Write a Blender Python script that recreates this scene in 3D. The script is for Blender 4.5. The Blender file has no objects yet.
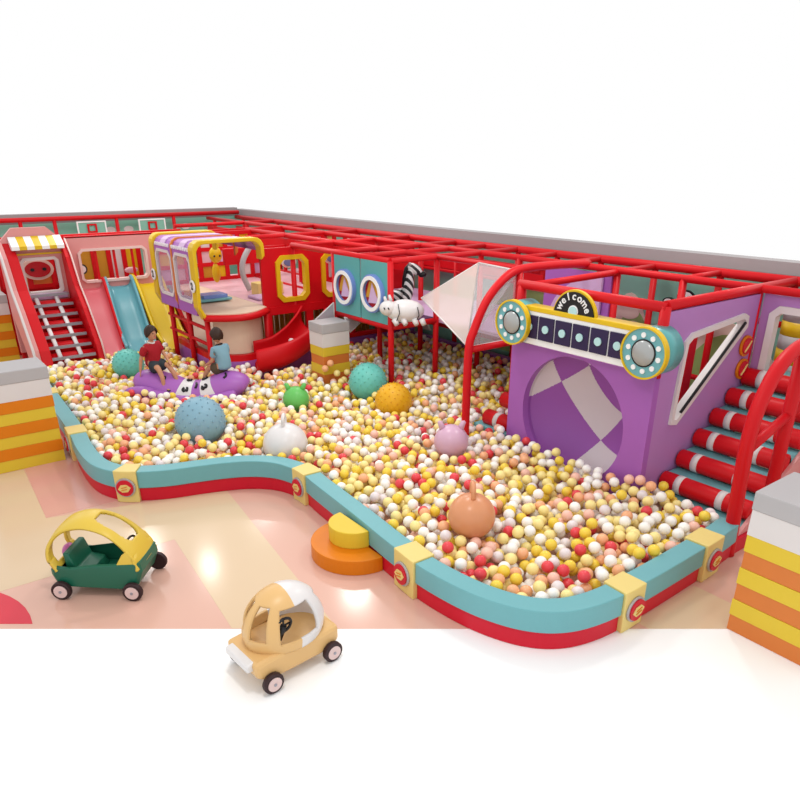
import bpy, bmesh, math, random
from mathutils import Vector, Matrix, Euler
from math import sin, cos, pi, radians, atan2, hypot, sqrt
random.seed(7)
scn = bpy.context.scene
COL = scn.collection

# ------------------------------------------------------------------ materials
def lin(h, k=1.0):
    h = h.lstrip('#')
    o = []
    for i in (0, 2, 4):
        c = int(h[i:i+2], 16)/255
        c = c/12.92 if c <= .04045 else ((c+.055)/1.055)**2.4
        o.append(c*k)
    return (*o, 1)
ALB = 0.80
def mat(name, hexc, rough=.4, spec=.35, metal=0, bump=0, noise=0, coat=0, alpha=1, trans=0, scale=6, k=None):
    m = bpy.data.materials.new(name); m.use_nodes = True
    nt = m.node_tree; b = nt.nodes['Principled BSDF']
    c = lin(hexc, ALB if k is None else k)
    b.inputs['Base Color'].default_value = c
    b.inputs['Roughness'].default_value = rough
    b.inputs['Specular IOR Level'].default_value = spec
    b.inputs['Metallic'].default_value = metal
    b.inputs['Coat Weight'].default_value = coat
    b.inputs['Alpha'].default_value = alpha
    b.inputs['Transmission Weight'].default_value = trans
    tc = nt.nodes.new('ShaderNodeTexCoord')
    n = nt.nodes.new('ShaderNodeTexNoise'); n.inputs['Scale'].default_value = scale
    n.inputs['Detail'].default_value = 3
    nt.links.new(tc.outputs['Object'], n.inputs['Vector'])
    mx = nt.nodes.new('ShaderNodeMix'); mx.data_type = 'RGBA'
    mx.inputs[6].default_value = tuple(v*(1-noise) for v in c[:3])+(1,)
    mx.inputs[7].default_value = tuple(min(1, v*(1+noise)) for v in c[:3])+(1,)
    nt.links.new(n.outputs['Fac'], mx.inputs[0])
    nt.links.new(mx.outputs[2], b.inputs['Base Color'])
    if bump:
        bp = nt.nodes.new('ShaderNodeBump'); bp.inputs['Strength'].default_value = bump
        bp.inputs['Distance'].default_value = .02
        nt.links.new(n.outputs['Fac'], bp.inputs['Height'])
        nt.links.new(bp.outputs['Normal'], b.inputs['Normal'])
    return m
M = {}
def dm(nm, *a, **kw): M[nm] = mat(nm, *a, **kw)
dm('red', 'e2141f', .42, .22, noise=.03)
dm('red_dark', 'c11724', .4, .3, noise=.04)
dm('red_vinyl', 'e01a34', .4, .25, noise=.03)
dm('teal', '7abcc2', .4, .3, noise=.03)
dm('teal_deep', '62b4b4', .3, .5, noise=.03)
dm('yellow', 'f3c91c', .38, .35, noise=.03)
dm('yellow_pale', 'fae08a', .4, .3, noise=.03)
dm('orange', 'f0870c', .42, .3, noise=.04)
dm('orange_dull', 'e8853c', .42, .3, noise=.04)
dm('stripe_yellow', 'f2d03c', .42, .3, noise=.03)
dm('grey_cap', 'c3bfc0', .45, .3, noise=.02)
dm('grey', 'b6b4b4', .5, .3, noise=.04)
dm('off_white', 'efe8e6', .45, .3, noise=.02)
dm('white', 'fafafa', .35, .4, noise=.01, k=.9)
dm('wall_cap', 'aca5a6', .55, .25, noise=.03)
dm('wall_edge', '8f8b8c', .55, .25)
dm('mural_teal', '8fcdb8', .35, .4, noise=.12, scale=.5)
dm('mural_green', '9dbb70', .45, .3, noise=.06)
dm('mural_cream', 'efd9c9', .45, .3, noise=.03)
dm('purple', 'b56bc6', .38, .35, noise=.03)
dm('purple_lilac', 'c48ccf', .42, .3, noise=.02)
dm('purple_dark', '4b2a63', .45, .3)
dm('lilac_pale', 'e2bfe8', .42, .3)
dm('purple_drum', 'a45cb6', .35, .35)
dm('silver', 'e4d8de', .35, .5, noise=.02)
dm('pink', 'f0a3a0', .42, .3, noise=.02)
dm('pink_hot', 'f07580', .35, .35, noise=.02)
dm('pink_soft', 'f4c6cf', .42, .3)
dm('pink_pale', 'fbd9d3', .42, .3)
dm('beige', 'f3d9bd', .5, .25, noise=.03)
dm('slide_teal', '68b2bf', .3, .45)
dm('slide_yellow', 'f8d41a', .3, .45)
dm('pad_pink', 'dc7cc0', .4, .3)
dm('black', '141116', .4, .4)
dm('navy', '2a1b4c', .35, .4)
dm('dot_cyan', 'c6f1f2', .3, .4)
dm('blue_ring', '7f9be0', .35, .4)
dm('mirror_grey', 'b9bcbc', .25, .5, metal=.25)
dm('green_car', '1d6a52', .35, .4, noise=.03)
dm('car_yellow', 'f0cc4a', .35, .4)
dm('peach_car', 'f1c381', .35, .4)
dm('hub', 'f0d3cf', .4, .4)
dm('tyre', '3a2427', .5, .3)
dm('ball_blue', '8fb9cc', .45, .3, noise=.03)
dm('ball_teal', '74d3c6', .4, .3, noise=.03)
dm('ball_orange', 'f6b81e', .4, .3, noise=.03)
dm('hop_white', 'f3efee', .3, .4)
dm('hop_green', '70cf68', .35, .35)
dm('hop_pink', 'e3b7d0', .3, .45)
dm('hop_peach', 'eda172', .3, .45)
dm('skin', 'd79a78', .5, .3, noise=.03)
dm('hair', '3c261c', .5, .3, noise=.2, scale=40)
dm('shirt_red', 'b3202c', .7, .2, noise=.05)
dm('shirt_blue', '8db7c9', .7, .2, noise=.05)
dm('shorts_grey', '3c4248', .7, .2, noise=.08)
dm('shorts_olive', '5f5040', .7, .2, noise=.08)
dm('steel', 'a9a9b4', .3, .5, metal=.3)
dm('mustard', 'dba02e', .45, .3, noise=.08)
dm('floor_pink', 'f0bfac', .15, .35, noise=.015, scale=1.0)
dm('floor_pink2', 'efb2a4', .15, .35, noise=.015, scale=1.0)
dm('floor_cream', 'efd2ae', .15, .35, noise=.015, scale=1.0)
dm('floor_red', 'e93348', .25, .35)
dm('ground_white', 'ffffff', .7, .1, k=.95)
dm('net', 'f4e3da', .6, .2, alpha=.52)
dm('net_clear', 'ece8ea', .6, .2, alpha=.3)
dm('net_beige', 'f3dcc4', .6, .2, alpha=.8)
dm('net_grey', 'd5d0d8', .6, .2, alpha=.75)
dm('glass_lilac', 'd9b5d8', .15, .5, alpha=.35)
for n, h in (('b_white', 'fbf7f0'), ('b_cream', 'fae596'), ('b_yellow', 'f3d145'), ('b_red', 'e4404a'), ('b_peach', 'f6b283'), ('b_lilac', 'e8dcdc'), ('b_pink', 'f6c0ac')):
    dm(n, h, .28, .45, k=.96)

# ------------------------------------------------------------------ mesh builder
class MB:
    def __init__(s): s.v = []; s.f = []; s.m = []; s.sm = []; s.mats = []
    def mi(s, m):
        if m is None: return 0
        mm = M[m] if isinstance(m, str) else m
        if mm not in s.mats: s.mats.append(mm)
        return s.mats.index(mm)
    def add(s, vs, fs, m, smooth=False):
        o = len(s.v); s.v += [tuple(p) for p in vs]; k = s.mi(m)
        for f in fs: s.f.append([i+o for i in f]); s.m.append(k); s.sm.append(smooth)
        return s
    def box(s, a, b, m):
        x0, y0, z0 = a; x1, y1, z1 = b
        vs = [(x, y, z) for z in (z0, z1) for y in (y0, y1) for x in (x0, x1)]
        return s.add(vs, [(0, 2, 3, 1), (4, 5, 7, 6), (0, 1, 5, 4), (2, 6, 7, 3), (0, 4, 6, 2), (1, 3, 7, 5)], m)
    def prism(s, pts, ax, a, b, m, mside=None):
        """polygon pts=(u,v) in the plane normal to axis ax, extruded from a to b"""
        n = len(pts)
        def mp(u, v, w): return (w, u, v) if ax == 'x' else ((u, w, v) if ax == 'y' else (u, v, w))
        vs = [mp(u, v, a) for u, v in pts]+[mp(u, v, b) for u, v in pts]
        s.add(vs, [list(range(n))[::-1], list(range(n, 2*n))], m)
        s.add(vs, [(i, (i+1) % n, n+(i+1) % n, n+i) for i in range(n)], mside or m)
        return s
    def ring(s, outer, inner, c, ax, a, b, m, mside=None):
        o2, i2 = star(outer, inner, c); n = len(o2)
        def mp(u, v, w): return (w, u, v) if ax == 'x' else ((u, w, v) if ax == 'y' else (u, v, w))
        vs = [mp(*p, a) for p in o2]+[mp(*p, a) for p in i2]+[mp(*p, b) for p in o2]+[mp(*p, b) for p in i2]
        fr = []; sd = []
        for i in range(n):
            j = (i+1) % n
            fr += [(i, j, n+j, n+i), (2*n+i, 3*n+i, 3*n+j, 2*n+j)]
            sd += [(i, 2*n+i, 2*n+j, j), (n+i, n+j, 3*n+j, 3*n+i)]
        s.add(vs, fr, m); s.add(vs, sd, mside or m)
        return s
    def tube(s, pts, r, m, seg=10, cap=True, smooth=True, flat=1.0, upv=(0, 0, 1)):
        pts = [Vector(p) for p in pts]; n = len(pts)
        rs = r if isinstance(r, (list, tuple)) else [r]*n
        vs = []; prev = None
        for i, p in enumerate(pts):
            t = (pts[min(i+1, n-1)]-pts[max(i-1, 0)]).normalized()
            u = Vector(upv)
            if abs(t.dot(u)) > .98: u = Vector((1, 0, 0))
            if prev is not None: u = prev
            w = t.cross(u).normalized(); u = w.cross(t).normalized(); prev = u
            for k in range(seg):
                a = 2*pi*k/seg
                vs.append(p+w*cos(a)*rs[i]+u*sin(a)*rs[i]*flat)
        fs = [(i*seg+k, i*seg+(k+1) % seg, (i+1)*seg+(k+1) % seg, (i+1)*seg+k) for i in range(n-1) for k in range(seg)]
        s.add(vs, fs, m, smooth)
        if cap:
            s.add(vs[:seg], [list(range(seg))[::-1]], m); s.add(vs[-seg:], [list(range(seg))], m)
        return s
    def cyl(s, a, b, r, m, seg=24, r2=None): return s.tube([a, b], [r, r if r2 is None else r2], m, seg)
    def ball(s, c, r, m, seg=20, rings=12, sc=(1, 1, 1), rot=None):
        vs = []; fs = []
        for i in range(rings+1):
            t = pi*i/rings
            for k in range(seg):
                a = 2*pi*k/seg
                p = Vector((sin(t)*cos(a)*r*sc[0], sin(t)*sin(a)*r*sc[1], cos(t)*r*sc[2]))
                if rot: p = rot @ p
                vs.append(Vector(c)+p)
        for i in range(rings):
            for k in range(seg): fs.append((i*seg+k, (i+1)*seg+k, (i+1)*seg+(k+1) % seg, i*seg+(k+1) % seg))
        return s.add(vs, fs, m, True)
    def grid(s, fn, nu, nv, m, smooth=True, closeu=False):
        """fn(u,v) -> point; m may be a function of (u,v)"""
        vs = [fn(i/nu, j/nv) for i in range(nu+1) for j in range(nv+1)]
        o = len(s.v); s.v += [tuple(p) for p in vs]
        for i in range(nu):
            for j in range(nv):
                mm = m((i+.5)/nu, (j+.5)/nv) if callable(m) else m
                if mm is None: continue
                s.f.append([o+i*(nv+1)+j, o+i*(nv+1)+j+1, o+(i+1)*(nv+1)+j+1, o+(i+1)*(nv+1)+j]); s.m.append(s.mi(mm)); s.sm.append(smooth)
        return s
    def build(s, name, parent=None, bevel=0, solid=0, label=None, merge=False, bseg=2):
        off = Vector((0, 0, 0)); p = parent
        while p is not None: off += p.location if not p.get('_local') else Vector((0, 0, 0)); p = p.parent
        vs = [tuple(Vector(v)-off) for v in s.v]
        me = bpy.data.meshes.new(name); me.from_pydata(vs, [], s.f)
        for mm in s.mats: me.materials.append(mm)
        me.polygons.foreach_set('material_index', s.m); me.polygons.foreach_set('use_smooth', s.sm)
        bm = bmesh.new(); bm.from_mesh(me)
        bmesh.ops.remove_doubles(bm, verts=bm.verts, dist=1e-5)
        bmesh.ops.recalc_face_normals(bm, faces=bm.faces)
        bm.to_mesh(me); bm.free()
        o = bpy.data.objects.new(name, me); COL.objects.link(o)
        if parent: o.parent = parent
        if solid:
            md = o.modifiers.new('solid', 'SOLIDIFY'); md.thickness = solid; md.offset = 0
        if bevel:
            md = o.modifiers.new('bevel', 'BEVEL'); md.width = bevel; md.segments = bseg; md.limit_method = 'ANGLE'; md.angle_limit = radians(40)
        if label: o['label'] = label
        return o
def star(outer, inner, c):
    def ang(p): return atan2(p[1]-c[1], p[0]-c[0])
    A = sorted(set(round(ang(p), 5) for p in list(outer)+list(inner)))
    def hit(poly, a):
        d = (cos(a), sin(a)); best = None
        for i in range(len(poly)):
            p = poly[i]; q = poly[(i+1) % len(poly)]
            ex, ey = q[0]-p[0], q[1]-p[1]
            den = d[0]*ey-d[1]*ex
            if abs(den) < 1e-12: continue
            px, py = p[0]-c[0], p[1]-c[1]
            t = (px*ey-py*ex)/den; w = (px*d[1]-py*d[0])/den
            if t > 0 and -1e-4 <= w <= 1+1e-4: best = t if best is None else max(best, t)
        return (c[0]+d[0]*best, c[1]+d[1]*best)
    return [hit(outer, a) for a in A], [hit(inner, a) for a in A]
def rrect(x0, y0, x1, y1, r, n=5):
    o = []
    for cx, cy, a0 in ((x1-r, y1-r, 0), (x0+r, y1-r, 90), (x0+r, y0+r, 180), (x1-r, y0+r, 270)):
        for i in range(n+1):
            a = radians(a0+90*i/n); o.append((cx+r*cos(a), cy+r*sin(a)))
    return o
def cham(x0, y0, x1, y1, c): return [(x1, y0+c), (x1, y1-c), (x1-c, y1), (x0+c, y1), (x0, y1-c), (x0, y0+c), (x0+c, y0), (x1-c, y0)]
def circ(cx, cy, r, n=40, r2=None): return [(cx+r*cos(2*pi*i/n), cy+(r2 or r)*sin(2*pi*i/n)) for i in range(n)]
def rect(x0, y0, x1, y1): return [(x0, y0), (x1, y0), (x1, y1), (x0, y1)]
def smooth_path(P, n=6):
    P = [Vector(p) for p in P]; out = []
    for i in range(len(P)-1):
        a = P[max(i-1, 0)]; b = P[i]; c = P[i+1]; d = P[min(i+2, len(P)-1)]
        for k in range(n):
            t = k/n
            out.append(.5*((2*b)+(c-a)*t+(2*a-5*b+4*c-d)*t*t+(3*b-a-3*c+d)*t**3))
    out.append(P[-1]); return out

def thing(name, label, cat, loc=(0, 0, 0), rz=0, group=None):
    o = bpy.data.objects.new(name, None); COL.objects.link(o)
    o.location = loc; o.rotation_euler = (0, 0, rz); o.empty_display_size = .1
    o['label'] = label; o['category'] = cat
    if group: o['group'] = group
    return o
def local(name, label, cat, loc, rz=0, group=None, sc=1):
    o = thing(name, label, cat, loc, rz, group); o['_local'] = 1; o.scale = (sc, sc, sc); return o
def tag(o, label, cat, group=None, kind=None):
    if label: o['label'] = label
    if cat: o['category'] = cat
    if group: o['group'] = group
    if kind: o['kind'] = kind
    return o
def struct(o): o['kind'] = 'structure'; return o

# ------------------------------------------------------------------ camera
AZ = radians(37.54); PIT = math.atan(306/683)
cam = bpy.data.objects.new('camera', bpy.data.cameras.new('camera')); COL.objects.link(cam)
cam.location = (0, 0, 4.5); cam.rotation_euler = (pi/2-PIT, 0, -AZ)
cam.data.sensor_width = 36; cam.data.lens = 683*36/800
cam.data.shift_x = -.00625; cam.data.shift_y = .095; cam.data.clip_end = 200
scn.camera = cam
RT = Vector((cos(AZ), -sin(AZ), 0)); AW = Vector((sin(AZ), cos(AZ), 0))

# ------------------------------------------------------------------ world + lamps
w = bpy.data.worlds.new('world'); scn.world = w; w.use_nodes = True
w.node_tree.nodes['Background'].inputs[0].default_value = (1, 1, 1, 1)
w.node_tree.nodes['Background'].inputs[1].default_value = 1.0
def lamp(name, x, y, z, size, power, tgt=None):
    l = bpy.data.lights.new(name, 'AREA'); l.shape = 'DISK'; l.size = size; l.energy = power; l.color = (1, .97, .93)
    o = bpy.data.objects.new(name, l); COL.objects.link(o); o.location = (x, y, z)
    if tgt: o.rotation_euler = (Vector(tgt)-Vector((x, y, z))).to_track_quat('-Z', 'Y').to_euler()
    return o
def mirror(gx, gy, z): k = z/4.5; return (gx+gx*k, gy+gy*k)
for gx, gy in ((2.52, 7.27), (6.6, 3.0), (.84, 11.0)):
    x, y = mirror(gx, gy, 6.2); lamp('unseen_lamp', x, y, 6.2, .4, 42)
for x, y in ((2, 4), (6, 9), (9, 14), (5, 20), (9.5, 6), (9.5, 21)):
    lamp('unseen_lamp', x, y, 6.6, .8, 95)  # added overhead lights for soft shadows and ball highlights, no fixtures seen
scn.view_settings.view_transform = 'Standard'; scn.view_settings.look = 'None'
scn.view_settings.exposure = 0; scn.view_settings.gamma = 1; scn.view_settings.use_curve_mapping = False

# ------------------------------------------------------------------ floor and walls
XW, YW, ZW = 11.65, 25.4, 3.17
f = MB()
edge = lambda x: 7.60-.7683*x          # front edge of the coloured floor
f.prism([(-6, edge(-6)), (12.2, edge(12.2)), (12.2, 26), (-6, 26)], 'z', -.06, 0, 'floor_pink')
f.prism([(-8, -3), (14, -9), (14, 26), (-8, 26)], 'z', -.2, -.061, 'ground_white')
f.prism([(-8, 2), (-8, edge(-8)+.2), (-6, edge(-6)), (12.2, edge(12.2)), (14, -3.3), (14, -9), (-8, -9)], 'z', -.06, -.001, 'ground_white')
e = .0015
f.prism([(-6, 9.85), (-6, 12.0), (1.3, 12.0), (1.2, 9.9), (3.4, 9.3), (3.62, 9.25), (3.1, edge(3.1)), (2.2, edge(2.2)+.01), (2.42, 8.2), (-2, 8.26), (-2, 9.85)], 'z', 0, e, 'floor_cream')
f.prism([(1.2, 9.92), (1.34, 12.3), (2.3, 12.3), (2.3, 9.85)], 'z', 0, e*2, 'floor_pink2')
f.prism([(5.75, 3.35), (6.9, 3.35), (6.9, edge(6.9)), (5.75, edge(5.75))], 'z', 0, e, 'floor_cream')
rc = [(-.9+1.43*cos(a), 7.5+1.43*sin(a)) for a in [2*pi*i/48 for i in range(48)]]
rc = [p for p in rc if p[1] > edge(p[0])]
f.prism(rc, 'z', 0, e*2, 'floor_red')
fl = struct(f.build('floor'))

def wallmesh(ax, pos, a, b, blobs, out):
    m = MB()
    t = .35*out
    if ax == 'x':
        m.box((pos, a, 0), (pos+t, b, 2.94), 'mural_teal'); m.box((pos, a, 2.98), (pos+t, b, ZW), 'wall_cap'); m.box((pos, a, 2.94), (pos+t, b, 2.98), 'wall_edge')
    else:
        m.box((a, pos, 0), (b, pos+t, 2.94), 'mural_teal'); m.box((a, pos, 3.0), (b, pos+t, ZW+.06), 'wall_cap'); m.box((a, pos, 2.94), (b, pos+t, 3.0), 'wall_edge')
    k = 0
    for pts, mm in blobs:
        k += 1; m.prism(pts, ax, pos-.01-.004*k, pos-.001, mm)
    return m
def hill(y0, y1, h, z0=.6, n=14): return [(y0, z0)]+[(y0+(y1-y0)*i/n, z0+h*sin(pi*i/n)**.7) for i in range(n+1)]+[(y1, z0)]
bl = [(hill(7.3, 8.7, 1.75), 'mural_cream'), (hill(7.25, 8.5, 1.45, .6), 'mural_green'), (circ(8.0, 1.98, .24, 24, .13), 'mural_cream'), (circ(7.85, 1.75, .15, 20, .08), 'mural_cream'),
      (hill(4.6, 7.3, 1.5), 'mural_cream'), (hill(4.9, 6.9, 1.3), 'mural_green'), (circ(6.85, 2.42, .17, 24, .12), 'black'), (circ(6.85, 2.42, .14, 24, .09), 'white'), (circ(7.17, 2.29, .12, 24, .08), 'black'), (circ(7.17, 2.29, .09, 24, .06), 'white'),
      (hill(9.0, 12.5, 1.7), 'mural_green'), (circ(10.6, 2.5, .3, 24, .25), 'off_white'), (hill(14, 19, 1.2), 'mural_cream'), (circ(16.2, 2.6, .35, 24, .16), 'off_white'), (circ(18.9, 2.6, .25, 24, .14), 'off_white')]
struct(wallmesh('x', XW, 1.2, YW+.35, bl, 1).build('wall_right'))
bl2 = [(circ(x, 2.66, .16, 20, .1), 'off_white') for x in (7.0, 7.6, 9.6)]
struct(wallmesh('y', YW, -3, XW, bl2, 1).build('wall_back'))

# ------------------------------------------------------------------ ball pit wall
Z1, Z0 = .48, .215
ctrl = [(2.36, 17.2), (2.255, 15.2), (2.24, 14.9), (2.22, 14.5), (2.205, 14.2), (2.12, 12.5), (2.10, 12.25), (2.07, 11.85), (2.0, 11.2), (1.98, 10.6), (2.03, 10.2), (2.19, 9.84), (2.44, 9.62), (2.8, 9.42), (3.25, 9.28), (3.6, 9.16), (3.94, 8.98), (4.2, 8.7), (4.32, 8.33), (4.33, 8.0), (4.30, 7.7), (4.22, 6.6), (4.15, 5.85), (4.13, 5.55), (4.10, 5.15), (4.12, 4.8), (4.17, 4.45), (4.25, 4.15), (4.38, 3.86), (4.56, 3.63), (4.8, 3.47), (5.1, 3.38), (5.44, 3.34), (5.79, 3.34), (6.1, 3.34), (6.7, 3.35), (7.02, 3.36), (7.42, 3.38), (7.9, 3.42)]
joints = [(ctrl.index(p_), ctrl.index(p_)+1) for p_ in ((2.24, 14.9), (2.10, 12.25), (2.19, 9.84), (4.32, 8.33), (4.13, 5.55), (5.44, 3.34), (7.02, 3.36))]
NS = 6
W = smooth_path([(x, y, 0) for x, y in ctrl], NS)
def nrm(i):
    t = (W[min(i+1, len(W)-1)]-W[max(i-1, 0)]).normalized(); return Vector((-t.y, t.x, 0))
TH = .25
inner_outline = [(W[i]+nrm(i)*TH) for i in range(len(W))]
def sweep(i0, i1, prof, m, name, parent, bevel=.012):
    mb = MB(); n = len(prof); vs = []
    for i in range(i0, i1+1):
        N = nrm(i)
        for d, z in prof: vs.append(W[i]+N*d+Vector((0, 0, z)))
    fs = [((i*n+k), i*n+(k+1) % n, (i+1)*n+(k+1) % n, (i+1)*n+k) for i in range(i1-i0) for k in range(n)]
    mb.add(vs, fs, m); mb.add(vs[:n], [list(range(n))], m); mb.add(vs[-n:], [list(range(n))], m)
    return mb.build(name, parent, bevel)
cuts = [0]
for a, b in joints: cuts += [a, b]
cuts.append(len(ctrl)-1)
pad_l = ['teal topped pit wall section beside the red climbing tower', 'straight teal and red pit wall section behind the striped pillar on the left', 'curved teal and red pit wall corner section left of the first medallion post',
         'wavy teal and red pit wall section between the two curves above the toy car', 'long straight teal and red pit wall section behind the orange half round step', 'large curved teal and red pit wall corner at the front right of the pit',
         'short straight teal and red pit wall section between two yellow posts near the stairs', 'last short teal and red pit wall section ending at the stairs']
jt_l = ['yellow pit wall joint block nearest the red climbing tower', 'yellow pit wall joint block right of the left striped pillar', 'yellow pit wall joint block with round medallion above the green toy car',
        'yellow pit wall joint block with medallion where the wave curve ends', 'yellow pit wall joint block with medallion right of the orange step', 'yellow pit wall joint block with medallion at the front right cut edge of the floor', 'yellow pit wall joint block with medallion nearest the roller stairs']
pi_ = ji = 0
def medallion(c, n, r, parent, s=1):
    """round medallion at c facing n: grey ring, red disc, cream bolt"""
    n = Vector(n).normalized(); t = Vector((-n.y, n.x, 0)); u = Vector((0, 0, 1)); c = Vector(c)
    root = MB().tube([c, c+n*.025], r*1.18, 'grey_cap', 28).build('rim_ring', parent)
    MB().tube([c+n*.025, c+n*.045], r, 'red_vinyl', 28).build('red_disc', parent)
    b = MB()
    pts = [(-.9, -.1), (-.45, .42), (.35, .5), (.9, .1), (.45, -.42), (-.35, -.5)]
    vs = [c+n*.046+t*(x*r*.85)+u*(z*r) for x, z in pts]+[c+n*.056+t*(x*r*.85)+u*(z*r) for x, z in pts]
    b.add(vs, [list(range(6)), list(range(6, 12))]+[(i, (i+1) % 6, 6+(i+1) % 6, 6+i) for i in range(6)], 'yellow_pale')
    for dz in (-.14, .16):
        p = c+n*.06; b.tube([p-t*r*.35+u*(dz*r-.1*r), p+t*r*.35+u*(dz*r+.1*r)], .006, 'orange', 6)
    b.build('emblem', parent)
for q in range(len(cuts)-1):
    i0, i1 = cuts[q]*NS, cuts[q+1]*NS
    if q % 2 == 0:
        c = W[(i0+i1)//2]
        t = thing('pit_wall_pad', pad_l[pi_], 'ball pit wall', (c.x, c.y, 0), group='padded ball pit wall sections'); pi_ += 1
        sweep(i0, i1, [(.0, Z0), (.0, Z1), (TH, Z1), (TH, Z0)], 'teal', 'teal_cushion', t)
        sweep(i0, i1, [(.025, 0), (.025, Z0-.004), (TH, Z0-.004), (TH, 0)], 'red_vinyl', 'red_base', t)
    else:
        c = W[(i0+i1)//2]; N = nrm((i0+i1)//2)
        t = thing('pit_wall_joint', jt_l[ji], 'ball pit wall', (c.x, c.y, 0), group='yellow joint blocks of the pit wall')
        sweep(i0, i1, [(-.03, 0), (-.03, Z1+.02), (TH+.03, Z1+.02), (TH+.03, 0)], 'yellow_pale', 'yellow_block', t)
        medallion(W[(i0+i1)//2]-N*.03+Vector((0, 0, .25)), -N, .125, t)
        ji += 1

# ------------------------------------------------------------------ striped pillars
def pillar(x0, y0, x1, y1, h, label, zb=0, first=1):
    t = thing('striped_pillar', label, 'pillar', ((x0+x1)/2, (y0+y1)/2, zb), group='layer cake striped pillars')
    hc = .2; hw = .28; n = 6; st = (h-hc-hw)/n
    MB().box((x0, y0, zb+h-hc), (x1, y1, zb+h), 'grey_cap').build('grey_cap', t, .012)
    MB().box((x0+.01, y0+.01, zb+h-hc-hw), (x1-.01, y1-.01, zb+h-hc-.001), 'off_white').build('white_layer', t)
    mb = MB()
    for i in range(n):
        o = .012 if i % 2 else .02
        mb.box((x0+o, y0+o, zb+st*i), (x1-o, y1-o, zb+st*(i+1)-.001), ('orange' if first else 'orange_dull') if i % 2 == first else 'stripe_yellow')
    mb.build('striped_body', t, .006)
    return t
pillar(.75, 12.0, 1.98, 12.75, 1.63, 'large yellow and orange striped pillar at the left edge beside the pit wall')
pillar(6.4, 1.75, 7.2, 2.7, 1.63, 'yellow and orange striped pillar standing on the floor at the right edge', first=0)
pillar(7.13, 12.05, 7.80, 12.6, 1.63, 'yellow and orange striped pillar standing among the balls in the middle of the pit', first=0)
pillar(1.7, 19.6, 2.68, 20.4, 1.70, 'small distant striped pillar left of the red climbing tower')

# ------------------------------------------------------------------ half round step
t = thing('half_round_step', 'orange half round step with yellow upper tier against the pit wall', 'step', (4.1, 6.45, 0))
def half(r, z0, z1, cx=4.17, cy=6.45, n=28):
    return [(cx-r*sin(pi*i/n), cy+r*cos(pi*i/n)) for i in range(n+1)], z0, z1
p, a, b = half(.58, 0, .2); MB().prism(p, 'z', a, b, 'orange').build('lower_tier', t, .01)
p, a, b = half(.33, .2, .42, 4.18, 6.5); MB().prism(p, 'z', a, b, 'stripe_yellow').build('upper_tier', t, .01)

# ------------------------------------------------------------------ red steel frame
fr = thing('playground_structure', 'large red padded tube frame carrying the whole indoor playground', 'climbing structure', (9.6, 14, 0))
ZT = 2.93
def post(x, y, z0=0, z1=ZT, r=.06): MB().cyl((x, y, z0), (x, y, z1), r, 'red', 12).build('post', fr)
def rail(a, b, r=.055): MB().cyl(a, b, r, 'red', 12).build('rail', fr)
YS1 = [2.5, 3.7, 4.93, 6.15, 7.4, 8.6, 9.7, 10.8, 12.8, 14.6, 17.0, 19.4, 21.8, 24.4]
for x in (10.3, 11.4):
    for y in YS1: post(x, y)
rail((10.3, 2.0, ZT), (10.3, 25.0, ZT), .06); rail((11.4, 2.0, ZT), (11.4, 25.0, ZT), .075)
for x in (7.95, 9.1):
    for y in (10.8, 12.8, 14.6, 19.4): post(x, y)
rail((7.95, 10.8, ZT), (7.95, 14.6, ZT), .06); rail((9.1, 10.8, ZT), (9.1, 19.4, ZT), .06)
for y in (4.93, 7.4): post(7.95, y, 2.0, ZT, .07)
rail((7.95, 4.9, ZT-.02), (7.95, 7.45, ZT-.02), .07)
rail((7.95, 7.4, ZT-.06), (11.4, 7.4, ZT-.02), .055)
rail((7.95, 4.93, ZT), (11.4, 4.93, ZT), .07)
rail((9.1, 8.04, ZT), (9.1, 10.8, ZT), .05)
for y in (2.5, 3.7, 6.15, 8.6, 9.7): rail((10.3, y, ZT), (11.4, y, ZT), .05)
for y in (10.8, 11.8, 12.8, 14.6, 17, 19.4, 22): rail((7.95, y, ZT), (11.4, y, ZT), .055)
def fascia(a, b): MB().box(a, b, 'red').build('fascia_board', fr, .01)
fascia((7.3, 16.95, 2.3), (10.3, 17.05, 2.7)); fascia((6.4, 19.35, 2.6), (10.3, 19.45, 2.98)); fascia((10.25, 12.8, 2.3), (10.35, 25, 2.68)); fascia((11.35, 10, 2.3), (11.45, 25, 2.62))
fascia((2.6, 20.5, 2.7), (7.6, 20.6, 2.95)); fascia((9.05, 14.7, 2.6), (9.15, 19.4, 2.85))
for x in (-.4, 1.9, 4.24, 5.22, 7.13, 9.06): post(x, 25.0, 0, 3.05, .06)
rail((-2.5, 25.0, 3.09), (11.5, 25.0, 3.09), .07)
for x in (2.7, 4.15, 6.15): post(x, 19.05, 0, 2.9)
# deck level rails
rail((7.95, 10.8, 1.68), (9.1, 10.8, 1.68), .06); rail((7.95, 10.8, 1.68), (7.95, 12.8, 1.68), .06); rail((9.1, 10.8, 1.66), (9.1, 12.8, 1.66), .05)
for x in (9.1, 10.3, 11.4): rail((x, 14.6, 1.65), (x, 20, 1.65), .05)
for z in (1.1, 2.25): rail((11.4, 5, z), (11.4, 22, z), .05)
for y in (17, 19.4): rail((7.2, y, 1.05), (11.4, y, 1.05), .045)
AY = 8.04
arc = [(7.47, AY, .0), (7.47, AY, .9), (7.48, AY, 1.84), (7.58, AY, 2.15), (7.84, AY, 2.6), (8.22, AY, 2.91), (8.6, AY, 3.02), (9.4, AY, 3.02), (10.3, AY, 2.98)]
MB().tube(smooth_path(arc, 5), .07, 'red', 12).build('curved_rail', fr)
rail((7.49, AY, 1.84), (9.1, AY, 1.82), .055); post(8.55, AY, 0, 3.0)
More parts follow.
